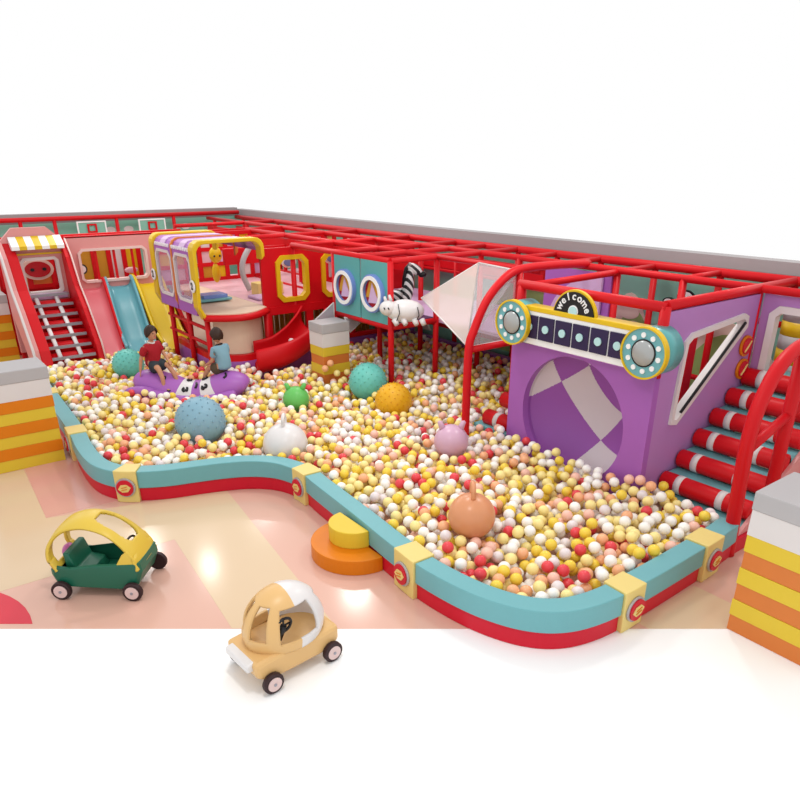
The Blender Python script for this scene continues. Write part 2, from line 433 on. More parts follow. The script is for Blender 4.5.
# ------------------------------------------------------------------ tumbling drum house (purple, right)
t = thing('drum_house', 'purple padded house with a round tumbling drum and a light sign beside the roller stairs', 'playhouse', (9, 6.2, 0))
MX = 7.88; MY0, MY1 = 4.88, 7.47; ZH = 2.05
cy, cz, cr = 6.2, 1.07, .95
MB().ring(rect(MY0, 0, MY1, ZH), circ(cy, cz, cr, 64), (cy, cz), 'x', MX, MX+.12, 'purple', 'purple').build('front_panel', t)
# drum: barrel walls and concave back, twisted chequer
def dish(u, v):
    a = 2*pi*v
    if u > .9: rr = cr; d = .12+(1-u)/.1*.06
    else: rr = cr*u/.9; d = .18+.30*cos(u/.9*pi/2)
    return (MX+d, cy+rr*cos(a), cz+rr*sin(a))
def dishm(u, v):
    a = 2*pi*v; r = cr*min(1, u/.9)
    Y = -r*cos(a); Z = r*sin(a)                      # as seen from the front, Y to the right
    rho = hypot(Y-.72, Z-.9); ring = 0 if rho < .66 else (1 if rho < 1.29 else 2)
    l1 = (Z-.43)-.70*(Y+.48); l2 = (Z+.36)-1.25*(Y-.29)
    line = 0 if l1 > 0 else (2 if l2 < 0 else 1)
    return 'silver' if (ring+line) % 2 == 0 else 'purple_drum'
MB().grid(dish, 150, 320, dishm).build('drum', t, merge=True)
tri_o = [(8.36, 1.27), (8.52, 1.24), (10.0, 2.42), (9.98, 2.58), (9.86, 2.63), (8.56, 2.52), (8.42, 2.42)]
def inset(P, d):
    cx = sum(p[0] for p in P)/len(P); cy_ = sum(p[1] for p in P)/len(P); n = len(P); o = []
    area = sum(P[i][0]*P[(i+1) % n][1]-P[(i+1) % n][0]*P[i][1] for i in range(n)); sg = 1 if area > 0 else -1
    for i in range(n):
        a = Vector(P[i-1]); b = Vector(P[i]); c = Vector(P[(i+1) % n])
        e1 = (b-a).normalized(); e2 = (c-b).normalized()
        n1 = Vector((-e1.y, e1.x))*sg; n2 = Vector((-e2.y, e2.x))*sg
        m = (n1+n2); m = m/max(.5, m.length_squared)*2 if m.length_squared > .2 else n1
        o.append((b+m*d*.5*1.0*(2/ max(1, 1)) if False else b+m*d).to_tuple())
    return o
tc = (9.0, 2.15)
tri_i = inset(tri_o, .075)
MB().ring(rect(MX+.12, 0, 10.36, 2.86), tri_o, tc, 'y', 4.88, 4.96, 'purple_lilac').build('side_panel', t)  # lighter mauve than the front: its shading is put into the colour
MB().ring(tri_o, tri_i, tc, 'y', 4.84, 4.98, 'off_white').build('triangle_window_frame', t)
MB().tube([(8.55, 4.83, 1.42), (9.88, 4.83, 2.5)], .022, 'black', 8).build('black_trim', t)
MB().box((MX+.121, 7.40, 0), (10.3, 7.46, 1.96), 'purple').build('far_side_panel', t)
MB().box((MX+.12, 4.97, 1.97), (8.45, 7.4, 2.05), 'purple_lilac').build('roof_deck', t)
MB().box((9.3, 5.3, .0), (9.5, 5.5, 2.6), 'red').build('inner_post', t)
MB().box((8.5, 5.0, .9), (10.2, 7.3, .96), 'red_dark').build('inner_floor', t)
for x, z in ((10.08, 2.13), (10.1, 1.78)):
    g = thing('round_medallion', 'upper orange rimmed round medallion on the mauve wall beside the stairs' if z > 2 else 'lower orange rimmed round medallion on the mauve wall beside the stairs', 'wall badge', (x, 4.86, z), group='orange rimmed medallions')
    MB().cyl((x, 4.875, z), (x, 4.84, z), .155, 'orange').build('rim_ring', g)
    MB().cyl((x, 4.84, z), (x, 4.82, z), .12, 'red_vinyl').build('red_disc', g)
    b = MB()
    for s in (-1, 0, 1): b.tube([(x-.05+s*.025, 4.815, z-.06+s*.02), (x+.05+s*.02, 4.815, z+.05+s*.02)], .012, 'yellow_pale', 6)
    b.build('emblem', g)
# sign
s = thing('light_sign', 'white and yellow sign board of six dark light tiles between two teal round discs', 'sign', (7.8, 6.3, 2.33))
bz0, bz1 = 2.11, 2.62; by0, by1 = 5.0, 7.3
MB().box((7.7, by0, bz0), (7.9, by1, bz1), 'white').build('board', s, .01)
MB().box((7.69, by0, bz1-.02), (7.93, by1, bz1+.05), 'yellow').build('yellow_top', s, .01)
n = 6
for i in range(n):
    a = 5.24+i*(7.12-5.24)/n; b = a+(7.12-5.24)/n-.035
    tl = MB().box((7.675, a, bz0+.1), (7.7, b, bz1-.075), 'navy').build('dark_tile', s)
    MB().cyl((7.675, (a+b)/2, (bz0+bz1)/2+.012), (7.655, (a+b)/2, (bz0+bz1)/2+.012), .057, 'dot_cyan').build('light_dot', tl)
for y, zz, which in ((7.24, 2.40, 'left'), (4.93, 2.38, 'right')):
    d = MB().cyl((7.62, y, zz), (8.0, y, zz), .315, 'teal_deep', 48).build('drum_disc', s)
    MB().ring(circ(y, zz, .335, 48), circ(y, zz, .312, 48), (y, zz), 'x', 7.58, 7.66, 'yellow').build('yellow_rim', d)
    MB().cyl((7.6, y, zz), (7.64, y, zz), .315, 'teal', 48).build('disc_face', d)
    MB().ball((7.6, y, zz), .165, 'mirror_grey', 32, 16, (.35, 1, 1)).build('silver_dome', d)
    MB().ring(circ(y, zz, .178, 40), circ(y, zz, .160, 40), (y, zz), 'x', 7.588, 7.61, 'black').build('dark_ring', d)
    for k in range(10):
        a = 2*pi*k/10+.2; MB().cyl((7.6, y+.23*cos(a), zz+.23*sin(a)), (7.585, y+.23*cos(a), zz+.23*sin(a)), .034, 'white', 14).build('white_dot', d)
# welcome half disc
wd = thing('welcome_sign', 'black half round welcome sign with yellow rim above the light board', 'sign', (7.8, 6.45, 2.65))
wy, wz, wr = 6.2, 2.61, .385
hp = [(wy+wr*cos(pi*i/30), wz+wr*1.0*sin(pi*i/30)) for i in range(31)]
MB().prism(hp, 'x', 7.74, 7.79, 'yellow').build('yellow_rim', wd, .006)
hp2 = [(wy+(wr-.03)*cos(pi*i/30), wz+(wr-.03)*sin(pi*i/30)) for i in range(31)]
MB().prism(hp2, 'x', 7.72, 7.745, 'black').build('black_face', wd)
MB().cyl((7.725, wy, wz+.09), (7.71, wy, wz+.09), .085, 'white').build('dot_rim', wd)
MB().cyl((7.71, wy, wz+.09), (7.70, wy, wz+.09), .07, 'dot_cyan').build('dot', wd)
def text_mesh(txt, size, name, parent, mtx, m, depth=.006, bold=.002):
    cu = bpy.data.curves.new(name, 'FONT'); cu.body = txt; cu.size = size; cu.extrude = depth; cu.offset = bold
    cu.align_x = 'CENTER'; cu.align_y = 'CENTER'
    o = bpy.data.objects.new(name+'_tmp', cu); COL.objects.link(o)
    dg = bpy.context.evaluated_depsgraph_get(); me = bpy.data.meshes.new_from_object(o.evaluated_get(dg))
    bpy.data.objects.remove(o); me.materials.clear(); me.materials.append(M[m])
    ob = bpy.data.objects.new(name, me); COL.objects.link(ob)
    off = Vector((0, 0, 0))
    if parent: ob.parent = parent; off = parent.location
    me.transform(mtx); me.transform(Matrix.Translation(-off)); return ob
for k, ch in enumerate('welcome'):
    a = radians(157-k*22.4)          # along the arc, left to right as seen from the front
    cyy = wy-.262*cos(a); czz = wz+.035+.262*sin(a)
    tilt = a-pi/2
    # local text x -> -Y world (right as seen), y -> Z
    B = Matrix(((0, 0, -1, 0), (-1, 0, 0, 0), (0, 1, 0, 0), (0, 0, 0, 1)))
    text_mesh(ch, .145, 'letter', wd, Matrix.Translation((7.712, cyy, czz)) @ B @ Matrix.Rotation(tilt, 4, 'Z'), 'white')
# panels behind / above the house
tag(MB().box((10.22, 7.45, 1.7), (10.27, 8.95, 2.86), 'purple').build('wall_panel', None), 'mauve panel left of the welcome sign behind the net arch', 'panel')
# plane beside the stairs top: panel with window
t = thing('window_panel', 'lilac panel with large white framed opening at the top of the roller stairs', 'panel', (10.36, 4, 1.5))
outer = rect(2.9, 1.35, 4.86, 2.86); ino = cham(3.2, 1.55, 4.72, 2.72, .12)
MB().ring(outer, ino, (4.0, 2.15), 'x', 10.34, 10.42, 'purple_lilac').build('lilac_panel', t)
MB().ring(ino, inset(ino[::1], .1), (4.0, 2.15), 'x', 10.30, 10.44, 'off_white').build('white_frame', t)
for k in range(4):
    pass
t = thing('stacked_cushion_column', 'yellow and grey banded padding column seen through the white framed opening', 'column', (11.0, 4.5, 1.6))
mb = MB()
for k in range(6): mb.cyl((11.0, 4.5, 1.605+.21*k), (11.0, 4.5, 1.605+.21*k+.208), .3, 'yellow' if k % 2 else 'grey_cap', 20)
mb.build('banded_column', t)
t = thing('landing_deck', 'beige landing deck with slatted front at the top of the roller stairs', 'deck', (10.6, 4, 1.55))
MB().box((10.3, 2.6, 1.45), (11.5, 4.85, 1.6), 'beige').build('deck_board', t, .01)
mb = MB()
for k in range(5): mb.box((10.42, 3.0, 1.62+k*.08), (10.47, 4.1, 1.68+k*.08), 'beige')
mb.build('slatted_front', t)

# ------------------------------------------------------------------ roller stairs
t = thing('roller_stairs', 'stairs of red rollers with white bands and teal treads climbing from the ball pit', 'stairs', (9.1, 4.2, 0))
SY0, SY1 = 3.55, 4.86
for k in range(-1, 6):
    x = 8.45+.36*k; z = .42+.245*k
    r = .132
    ro = MB().cyl((x, SY0, z), (x, SY1, z), r, 'red', 24).build('roller', t, .02)
    for yy in (3.95, 4.58): MB().cyl((x, yy-.05, z), (x, yy+.05, z), r+.004, 'off_white', 24).build('white_band', ro)
    MB().box((x+.06, SY0, z-.10), (x+.36, SY1, z+.10), 'teal').build('tread', t, .01)
st = [(8.0, 0), (10.3, 0), (10.3, 1.5), (8.1, .05)]
MB().prism([(7.95, 0), (10.35, 0), (10.35, 1.55), (8.0, .14)], 'y', SY0-.05, SY0-.001, 'pink').build('side_board', t)
MB().box((7.95, SY0-.1, 0), (10.3, SY0-.052, .2), 'red_vinyl').build('skirting', t)
# arch rails of the stairs
t = thing('stair_railing', 'thick red curved railing arch with upright posts on the open side of the roller stairs', 'railing', (8.6, 3.5, 0))
RY = 3.5
MB().tube(smooth_path([(7.9, RY, .0), (7.86, RY, .6), (7.8, RY, 1.3), (7.8, RY, 1.66), (7.88, RY, 2.02), (8.13, RY, 2.38), (8.46, RY, 2.56), (8.9, RY, 2.62), (9.6, RY, 2.64), (10.3, RY, 2.64)], 5), .085, 'red', 14).build('arch_tube', t)
MB().cyl((8.75, RY, .2), (8.72, RY, 2.6), .08, 'red', 14).build('upright_post', t)
MB().cyl((9.6, RY, .5), (9.6, RY, 2.62), .07, 'red', 14).build('upright_post', t)
MB().cyl((7.82, RY, 1.45), (8.75, RY, 1.72), .06, 'red', 12).build('cross_bar', t)
MB().cyl((8.75, RY, 1.72), (10.3, RY, 2.2), .06, 'red', 12).build('cross_bar', t)

# ------------------------------------------------------------------ nets
def sheet(name, pts, m, label, cat, group=None):
    mb = MB(); P_ = [Vector(p) for p in pts]; n = (P_[1]-P_[0]).cross(P_[2]-P_[0]).normalized()*.006
    k = len(P_)
    mb.add([p-n for p in P_]+[p+n for p in P_], [list(range(k)), list(range(k, 2*k))]+[(i, (i+1) % k, k+(i+1) % k, k+i) for i in range(k)], m)
    hem = MB()
    for i in range(k): hem.tube([P_[i], P_[(i+1) % k]], .014, 'off_white', 6)
    c = sum(P_, Vector())/k
    t = thing(name, label, cat, tuple(c), group=group)
    mb.build('net_mesh', t); hem.build('hem', t)
    return t
T_ = (8.35, 10.35, 2.27); U_ = (9.0, 9.49, 2.95); L_ = (7.46, 8.06, 1.9); V_ = (8.6, 8.1, 2.98)
sheet('safety_net', [T_, U_, L_], 'net', 'pale translucent triangular net sheet stretched from the zebra deck to the left arch', 'net')
sheet('safety_net', [U_, V_, (8.3, 8.1, 2.9), (7.9, 8.1, 2.6), (7.6, 8.1, 2.15), L_], 'net_clear', 'pale net wall with white hem hanging between the arch and the lilac panel', 'net')
an = [(7.55, 1.88)]+[(p[0]+.05, p[2]-.05) for p in arc[3:7]]+[(8.6, 1.88)]
sheet('safety_net', [(x, AY+.02, z) for x, z in an], 'net_clear', 'clear net filling the curved red arch left of the purple drum house', 'net')
sheet('safety_net', [(7.38, 12.76, 1.58), (7.87, 12.76, 1.9), (7.87, 12.76, 1.5), (7.4, 12.76, 1.5)], 'net_grey', 'small grey net corner rising left behind the middle striped pillar', 'net')
sheet('safety_net', [(7.84, 12.3, 1.66), (8.28, 12.3, 1.53), (7.97, 12.3, 1.33)], 'net_grey', 'small grey net corner to the right of the middle striped pillar', 'net')
tag(MB().prism([(0, 0)]+[(1.15*cos(pi/2*i/10), .9*sin(pi/2*i/10)) for i in range(11)], 'x', 0, .05, 'lilac_pale').build('pad_panel', None), 'pale lilac quarter round pad behind the net wall', 'pad')
bpy.data.objects['pad_panel'].location = (10.15, 7.6, 1.9)

# ------------------------------------------------------------------ teal window panels, zebra deck
for k, (ya, yb) in enumerate(((11.78, 12.72), (10.78, 11.73))):
    t = thing('porthole_panel', ('left' if k == 0 else 'right')+' teal panel with round blue rimmed porthole above the ball pit', 'panel', (7.95, (ya+yb)/2, 1.73), group='teal porthole panels')
    c = ((ya+yb)/2+.03, 2.28)
    MB().ring(rect(ya, 1.73, yb, 2.9), circ(c[0], c[1], .29, 40), c, 'x', 7.90, 7.93, 'teal_deep').build('teal_board', t)
    MB().ring(circ(c[0], c[1], .37, 48), circ(c[0], c[1], .28, 48), c, 'x', 7.82, 7.9, 'blue_ring').build('blue_rim', t)
    MB().ring(circ(c[0], c[1], .34, 48), circ(c[0], c[1], .265, 48), c, 'x', 7.80, 7.819, 'white').build('white_rim', t)
    MB().prism([(c[0]-.2, c[1]-.17), (c[0]+.16, c[1]-.2), (c[0]+.02, c[1]+.2)], 'x', 7.865, 7.875, 'lilac_pale').build('triangle_pane', t)
    MB().prism([(c[0]-.26, c[1]-.05), (c[0]+.26, c[1]-.1), (c[0]+.12, c[1]+.22), (c[0]-.08, c[1]+.25)], 'x', 7.876, 7.884, 'mustard').build('amber_pane', t)
    MB().prism(circ(c[0], c[1], .277, 32), 'x', 7.886, 7.896, 'red_dark').build('back_pane', t)
t = thing('play_deck', 'dark purple deck in the red frame beside the teal porthole panels where the zebra stands', 'deck', (8.5, 12, 1.7))
MB().box((8.0, 10.84, 1.66), (9.08, 12.8, 1.74), 'purple_dark').build('deck_pad', t)
t = thing('play_deck', 'lilac deck behind the net wall and zebra', 'deck', (9.7, 11, 1.7))
MB().box((9.15, 7.5, 1.64), (11.3, 14.5, 1.7), 'lilac_pale').build('deck_pad', t)
tag(MB().box((9.0, 12.9, 1.76), (9.06, 14.5, 2.85), 'red').build('wall_panel', None), 'solid red panel behind the zebra toy', 'panel')
tag(MB().box((8.02, 12.82, 1.76), (8.98, 12.88, 2.86), 'red').build('wall_panel', None), 'solid red panel closing the deck behind the teal porthole panels', 'panel')

# zebra toy
z = local('zebra_toy', 'black and white striped zebra toy standing on the purple deck', 'toy animal', (8.47, 11.3, 1.74), -AZ, sc=.92)
def stripes(nm, axis='x', fq=9):
    m = bpy.data.materials.new(nm); m.use_nodes = True; nt = m.node_tree; b = nt.nodes['Principled BSDF']; b.inputs['Roughness'].default_value = .45
    tc = nt.nodes.new('ShaderNodeTexCoord'); wv = nt.nodes.new('ShaderNodeTexWave'); wv.wave_type = 'BANDS'; wv.bands_direction = 'DIAGONAL' if axis == 'd' else axis.upper()
    wv.inputs['Scale'].default_value = fq; wv.inputs['Distortion'].default_value = 1.5
    rp = nt.nodes.new('ShaderNodeValToRGB'); rp.color_ramp.interpolation = 'CONSTANT'
    rp.color_ramp.elements[0].color = (.012, .012, .014, 1); rp.color_ramp.elements[1].color = (.72, .72, .72, 1); rp.color_ramp.elements[1].position = .5
    nt.links.new(tc.outputs['Object'], wv.inputs['Vector']); nt.links.new(wv.outputs['Fac'], rp.inputs[0]); nt.links.new(rp.outputs[0], b.inputs['Base Color'])
    return m
M['zebra'] = stripes('zebra_x', 'x', 3.2); M['zebra_z'] = stripes('zebra_z', 'd', 3.2)
def skinned(name, joints, edges, mtl, parent, sub=2, root=0):
    me = bpy.data.meshes.new(name); me.from_pydata([j[:3] for j in joints], edges, [])
    o = bpy.data.objects.new(name, me); COL.objects.link(o); me.materials.append(M[mtl])
    if parent: o.parent = parent
    bpy.context.view_layer.objects.active = o
    md = o.modifiers.new('skin', 'SKIN'); md.use_smooth_shade = True
    if not me.skin_vertices:
        me.attributes.new('tmp', 'FLOAT', 'POINT')
        bpy.ops.object.select_all(action='DESELECT'); o.select_set(True)
        try: bpy.ops.mesh.customdata_skin_add()
        except Exception: pass
    for i, j in enumerate(joints):
        sv = me.skin_vertices[0].data[i]
        r = j[3]; sv.radius = (r, r) if not isinstance(r, tuple) else r
        sv.use_root = (i == root)
    s_ = o.modifiers.new('sub', 'SUBSURF'); s_.levels = sub; s_.render_levels = sub
    return o
J = [(-.02, 0, .42, .15), (.2, 0, .44, .14), (-.22, 0, .44, .14), (.27, 0, .66, .125), (.29, 0, .88, .10), (.32, 0, 1.06, .095), (.45, 0, 1.0, .08), (.54, 0, .95, .065),
     (.24, .07, .26, .05), (.25, .07, .02, .04), (.24, -.07, .26, .05), (.25, -.07, .02, .04), (-.26, .07, .28, .055), (-.3, .07, .16, .04), (-.26, .07, .02, .035), (-.26, -.07, .28, .055), (-.3, -.07, .16, .04), (-.26, -.07, .02, .035)]
Ed = [(0, 1), (0, 2), (1, 3), (3, 4), (4, 5), (5, 6), (6, 7), (1, 8), (8, 9), (1, 10), (10, 11), (2, 12), (12, 13), (13, 14), (2, 15), (15, 16), (16, 17)]
skinned('striped_body', J, Ed, 'zebra_z', z)
MB().ball((.40, 0, 1.04), .125, 'zebra_z', 20, 12, (1.45, .8, .85), Matrix.Rotation(.5, 3, 'Y')).build('head', z)
MB().ball((.56, 0, .93), .085, 'black', 14, 8, (1.1, .9, .8)).build('muzzle', z)
mb = MB()
for sy in (-1, 1): mb.tube([(.30, .06*sy, 1.12), (.27, .08*sy, 1.25)], [.03, .008], 'off_white', 8)
mb.build('ears', z)
MB().tube([(.14, 0, .66), (.17, 0, .85), (.21, 0, 1.05), (.3, 0, 1.16)], [.03, .045, .045, .03], 'black', 8).build('mane', z)
MB().tube([(-.36, 0, .5), (-.44, 0, .62), (-.46, 0, .8)], [.02, .02, .035], 'zebra_z', 8).build('tail', z)
# white inflatable animal hanging on the deck edge
wh = local('inflatable_animal', 'white inflatable animal toy with black outlines lying on the front edge of the zebra deck', 'toy animal', (8.12, 10.57, 1.92), -AZ)
MB().ball((0, 0, .1), .3, 'hop_white', 26, 16, (1.25, .75, .72)).build('white_body', wh)
mb = MB(); mb.ball((-.32, -.05, .16), .17, 'hop_white', 20, 12, (1, .9, .85)); mb.build('head', wh)
mb = MB()
for sx, sz in ((-.36, .3), (-.27, .33)): mb.tube([(sx, -.05, sz-.03), (sx-.03, -.05, sz+.08)], [.04, .02], 'hop_white', 8)
mb.build('ears', wh)
for sx in (-.2, -.03, .18, .32): MB().tube([(sx, -.14, -.04), (sx+.05, -.2, -.13)], [.06, .045], 'hop_white', 10).build('leg', wh)
mb = MB()
mb.tube([(-.13, -.19, .26), (-.10, -.235, .1), (-.16, -.2, -.06)], .009, 'black', 6)
mb.tube([(.24, -.17, .2), (.27, -.19, .05), (.22, -.17, -.06)], .009, 'black', 6)
for a in (0, 1): mb.tube([(-.40+a*.08, -.205, .2), (-.38+a*.08, -.21, .16)], .012, 'black', 6)
mb.build('black_outlines', wh)

# ------------------------------------------------------------------ red wall with octagonal windows (y = 14.6)
RW = 14.6
t = thing('window_wall', 'red padded wall with yellow framed octagonal windows behind the middle of the pit', 'wall panel', (8.3, RW, 0))
octs = [(7.5, 8.28), (8.7, 9.48)]
segs = [(7.12, 8.42), (8.42, 9.75)]
for (a, b), (oa, ob_) in zip(segs, octs):
    o_ = cham(oa, 1.72, ob_, 2.70, .13); c = ((oa+ob_)/2, 2.2)
    MB().ring(rect(a, 1.5, b, 2.9), o_, c, 'y', RW-.04, RW+.04, 'red').build('red_panel', t)
    MB().ring(cham(oa-.03, 1.69, ob_+.03, 2.73, .14), cham(oa+.07, 1.79, ob_-.07, 2.63, .1), c, 'y', RW-.09, RW+.05, 'yellow').build('yellow_window_frame', t)
MB().box((7.1, RW-.06, 1.42), (11.5, RW+.04, 1.6), 'red').build('deck_beam', t)
MB().box((9.75, RW-.04, 1.5), (11.5, RW+.04, 2.9), 'red').build('end_panel', t)
for x in (7.2, 8.3, 9.5): MB().box((x-.09, RW-.05, .3), (x+.09, RW+.03, 1.45), 'red').build('support', t)
MB().box((7.1, RW-.08, 0), (11.5, RW+.05, .62), 'purple').build('purple_kerb', t, .02)
MB().box((7.1, RW-.1, .62), (11.5, RW+.05, .72), 'red').build('red_kerb_top', t, .02)
t = thing('pit_kerb', 'purple padded kerb with red top along the rear of the ball pit under the deck', 'kerb', (11.4, 11, 0))
MB().box((11.2, 7.55, 0), (11.35, RW-.1, .58), 'purple').build('purple_pad', t, .02)
MB().box((11.18, 7.55, .9), (11.3, RW-.1, 1.0), 'red').build('red_bar', t, .02)
t = thing('slatted_panel', 'mustard slatted board under the octagonal window wall', 'panel', (8.9, 16, 0))
mb = MB()
for k in range(26): mb.box((7.3+k*.15, 16.2, .3), (7.3+k*.15+.11, 16.26, 1.6), 'mustard')
mb.build('mustard_slats', t)

# ------------------------------------------------------------------ train cabin (yellow rings, purple roof)
CX0, CX1, CY0, CY1, CZ0, CZ1 = 5.55, 7.08, 14.5, 16.9, 1.66, 3.12
t = thing('train_cabin', 'yellow and purple train shaped cabin with two side windows raised above the pit', 'cabin', (6.4, 15.5, 1.6))
def section(d=0, z0=CZ0, r=.2):
    x0, x1, z1 = CX0-d, CX1+d, CZ1+d
    p = [(x0+.12, z0-.14)]+[(x0-.02, z0+.15), (x0, (z0+z1)/2), (x0, z1-r)]
    p += [(x0+r-r*cos(radians(a)), z1-r+r*sin(radians(a))) for a in (20, 45, 70)]
    p += [(x0+r, z1), (x1-r, z1)]+[(x1-r+r*cos(radians(a)), z1-r+r*sin(radians(a))) for a in (70, 45, 20)]+[(x1, z1-r), (x1, z1-r-.2)]
    return p
def strip(pts_a, pts_b, y0, y1, m):
    mb = MB(); n = len(pts_a)
    vs = [(x, y0, z) for x, z in pts_a]+[(x, y0, z) for x, z in pts_b]+[(x, y1, z) for x, z in pts_a]+[(x, y1, z) for x, z in pts_b]
    fs = []
    for i in range(n-1):
        fs += [(i, i+1, n+i+1, n+i), (2*n+i, 3*n+i, 3*n+i+1, 2*n+i+1), (i, 2*n+i, 2*n+i+1, i+1), (n+i, n+i+1, 3*n+i+1, 3*n+i)]
    fs += [(0, n, 3*n, 2*n), (n-1, 3*n-1, 4*n-1, 2*n-1)]
    mb.add(vs, fs, m); return mb
so, si = section(.05), section(-.03)
strip(so, si, CY0-.15, CY0+.12, 'yellow').build('yellow_ring', t, .02)
strip(so, si, CY1-.1, CY1+.15, 'yellow').build('yellow_ring', t, .02)
so, si = section(.0), section(-.04)
mid = (CY0+CY1)/2
strip(section(.03), section(-.05), mid-.04, mid+.04, 'orange_dull').build('middle_rib', t, .01)
roof = lambda s_: [p for p in s_ if p[1] > 2.85]
def roofpart(a, b, m): strip(roof(so), roof(si), a, b, m).build('roof', t)
roofpart(CY0+.1, mid-.04, 'purple'); roofpart(mid+.04, CY1-.1, 'purple')
for a in (CY0+.45, mid+.4): strip([(x-(.006 if x < 6 else 0), z+.008) for x, z in roof(section(.008))], roof(si), a, a+.3, 'lilac_pale').build('roof_stripe', t)
for k in range(16):
    y = CY0+.18+k*.13
    if abs(y-mid) > .08: MB().box((CX0-.03, y, 2.93), (CX0-.0, y+.06, 3.0), 'white').build('white_tooth', t)
# side panels with windows (plane x)
for a, b in ((CY0+.12, mid-.04), (mid+.04, CY1-.1)):
    w_ = cham(a+.04, 1.84, b-.04, 2.86, .14); c = ((a+b)/2, 2.35)
    MB().ring(rect(a, 1.6, b, 2.95), w_, c, 'x', CX0-.01, CX0+.03, 'purple').build('side_panel', t)
    MB().ring(w_, inset(w_, .06), c, 'x', CX0-.03, CX0+.04, 'off_white').build('white_window_frame', t)
    MB().prism(inset(w_, .05), 'x', CX0+.005, CX0+.015, 'glass_lilac').build('window_pane', t)
MB().box((CX0+.05, CY0+.13, 1.7), (CX0+.11, CY0+.5, 2.9), 'purple_dark').build('inner_side_pad', t)
for y in (CY0-.13, CY1-.12):
    o = MB().cyl((CX0-.075, y+.12, 2.25), (CX0-.095, y+.12, 2.25), .13, 'white', 28).build('number_badge', t)
    text_mesh('2', .2, 'number', None, Matrix.Translation((CX0-.1, y+.12, 2.25)) @ Matrix(((0, 0, -1, 0), (-1, 0, 0, 0), (0, 1, 0, 0), (0, 0, 0, 1))), 'black', .004, .008)
    nb = bpy.data.objects[[o_.name for o_ in bpy.data.objects if o_.name.startswith('number') and 'badge' not in o_.name][-1]]
    nb.parent = o; nb.data.transform(Matrix.Translation(-t.location))
# cabin deck with bulging red rim
def arcpts(x0, x1, y0, bul, n=14): return [(x0+(x1-x0)*i/n, y0-bul*sin(pi*i/n)) for i in range(n+1)]
A_ = arcpts(5.62, 7.12, 14.45, .42)
t = thing('curved_deck', 'beige deck with bulging red rim in front of the train cabin', 'deck', (6.4, 14.6, 1.6))
MB().prism(A_+[(7.12, 18.8), (6.5, 18.8), (6.5, 16.9), (5.62, 16.9)], 'z', 1.6, 1.66, 'beige').build('deck_board', t)
mb = MB(); mb.tube([(x, y-.02, 1.57) for x, y in A_], .075, 'red', 10); mb.build('red_rim', t)
A2 = [(5.85, 17.0), (5.8, 16), (5.78, 15.2)]+arcpts(5.8, 7.15, 14.6, .42)
t = thing('curved_kerb', 'curved purple and red kerb round the foot of the train cabin', 'kerb', (6.4, 14.6, 0))
A2s = [(p.x, p.y) for p in smooth_path([(x, y, 0) for x, y in A2], 3)]
def vband(pts, z0, z1, th, m):
    mb = MB(); n = len(pts); vs = []
    for i, (x, y) in enumerate(pts):
        a = Vector(pts[max(i-1, 0)]); b = Vector(pts[min(i+1, n-1)]); tt = (b-a).normalized(); N = Vector((-tt.y, tt.x))
        vs += [(x, y, z0), (x, y, z1), (x+N.x*th, y+N.y*th, z1), (x+N.x*th, y+N.y*th, z0)]
    fs = [(4*i+k, 4*i+(k+1) % 4, 4*i+4+(k+1) % 4, 4*i+4+k) for i in range(n-1) for k in range(4)]+[(0, 1, 2, 3), (4*n-4, 4*n-3, 4*n-2, 4*n-1)]
    return mb.add(vs, fs, m)
vband(A2s, 0, .56, .1, 'purple').build('purple_pad', t)
vband(A2s, .56, .7, .12, 'red').build('red_top', t)
t = thing('panel_screen', 'large curved beige screen below the train cabin deck', 'screen', (6.4, 14.4, .7))
vband([(x, y+.1) for x, y in arcpts(5.9, 7.1, 14.6, .38)], .7, 1.52, .02, 'beige').build('beige_sheet', t)
for x, y in ((5.72, 14.55), (5.72, 15.6), (5.72, 16.7), (7.15, 14.55)): MB().cyl((x, y, 0), (x, y, 1.62), .06, 'red', 12).build('support_post', t)
for zz in (.95, 1.3): MB().cyl((5.72, 14.55, zz), (5.72, 16.9, zz), .04, 'red', 10).build('support_bar', t)
tag(MB().cyl((6.75, 14.55, 1.0), (6.75, 14.55, 1.55), .018, 'mustard', 8).build('hanging_rod'), 'thin brown rod hanging below the cabin deck in front of the beige screen', 'rod')

# things inside the cabin opening: far lattice with coloured boards
def lattice(y, x0, x1, z0, z1, nx, nz, cols, label, holes=1):
    t = thing('lattice_wall', label, 'panel', ((x0+x1)/2, y, z0))
    mb = MB(); dx = (x1-x0)/nx; dz = (z1-z0)/nz
    for i in range(nx+1): mb.box((x0+i*dx-.06, y-.04, z0), (x0+i*dx+.06, y+.04, z1), 'red')
    for j in range(nz+1): mb.box((x0, y-.041, z0+j*dz-.05), (x1, y+.041, z0+j*dz+.05), 'red')
    mb.build('red_lattice', t)
    k = 0
    for i in range(nx):
        for j in range(nz):
            c = cols[(i*3+j*5+i*j) % len(cols)]
            if c: MB().box((x0+i*dx+.06, y, z0+j*dz+.05), (x0+(i+1)*dx-.06, y+.03, z0+(j+1)*dz-.05), c).build('insert_panel', t)
    return t
lattice(19.0, 6.3, 9.4, 1.7, 2.9, 8, 3, ['lilac_pale', None, 'mustard', 'pink_soft', 'off_white', 'yellow', None], 'red lattice with pink, white and yellow inserts seen through the train cabin opening')
lattice(17.0, 9.5, 11.3, 1.7, 2.9, 5, 2, ['mustard', 'off_white', 'mural_teal', 'yellow_pale', 'pink_soft'], 'red lattice with mustard and white inserts behind the octagonal windows')
lattice(20.2, 4.2, 6.2, 1.75, 2.8, 5, 1, ['mustard', 'mustard', 'yellow', 'mustard', 'off_white'], 'red lattice with mustard inserts behind the long pink framed window')
lattice(20.2, 2.8, 3.95, 1.75, 2.6, 2, 1, ['mustard', 'orange_dull'], 'red lattice with mustard inserts inside the climbing tower')
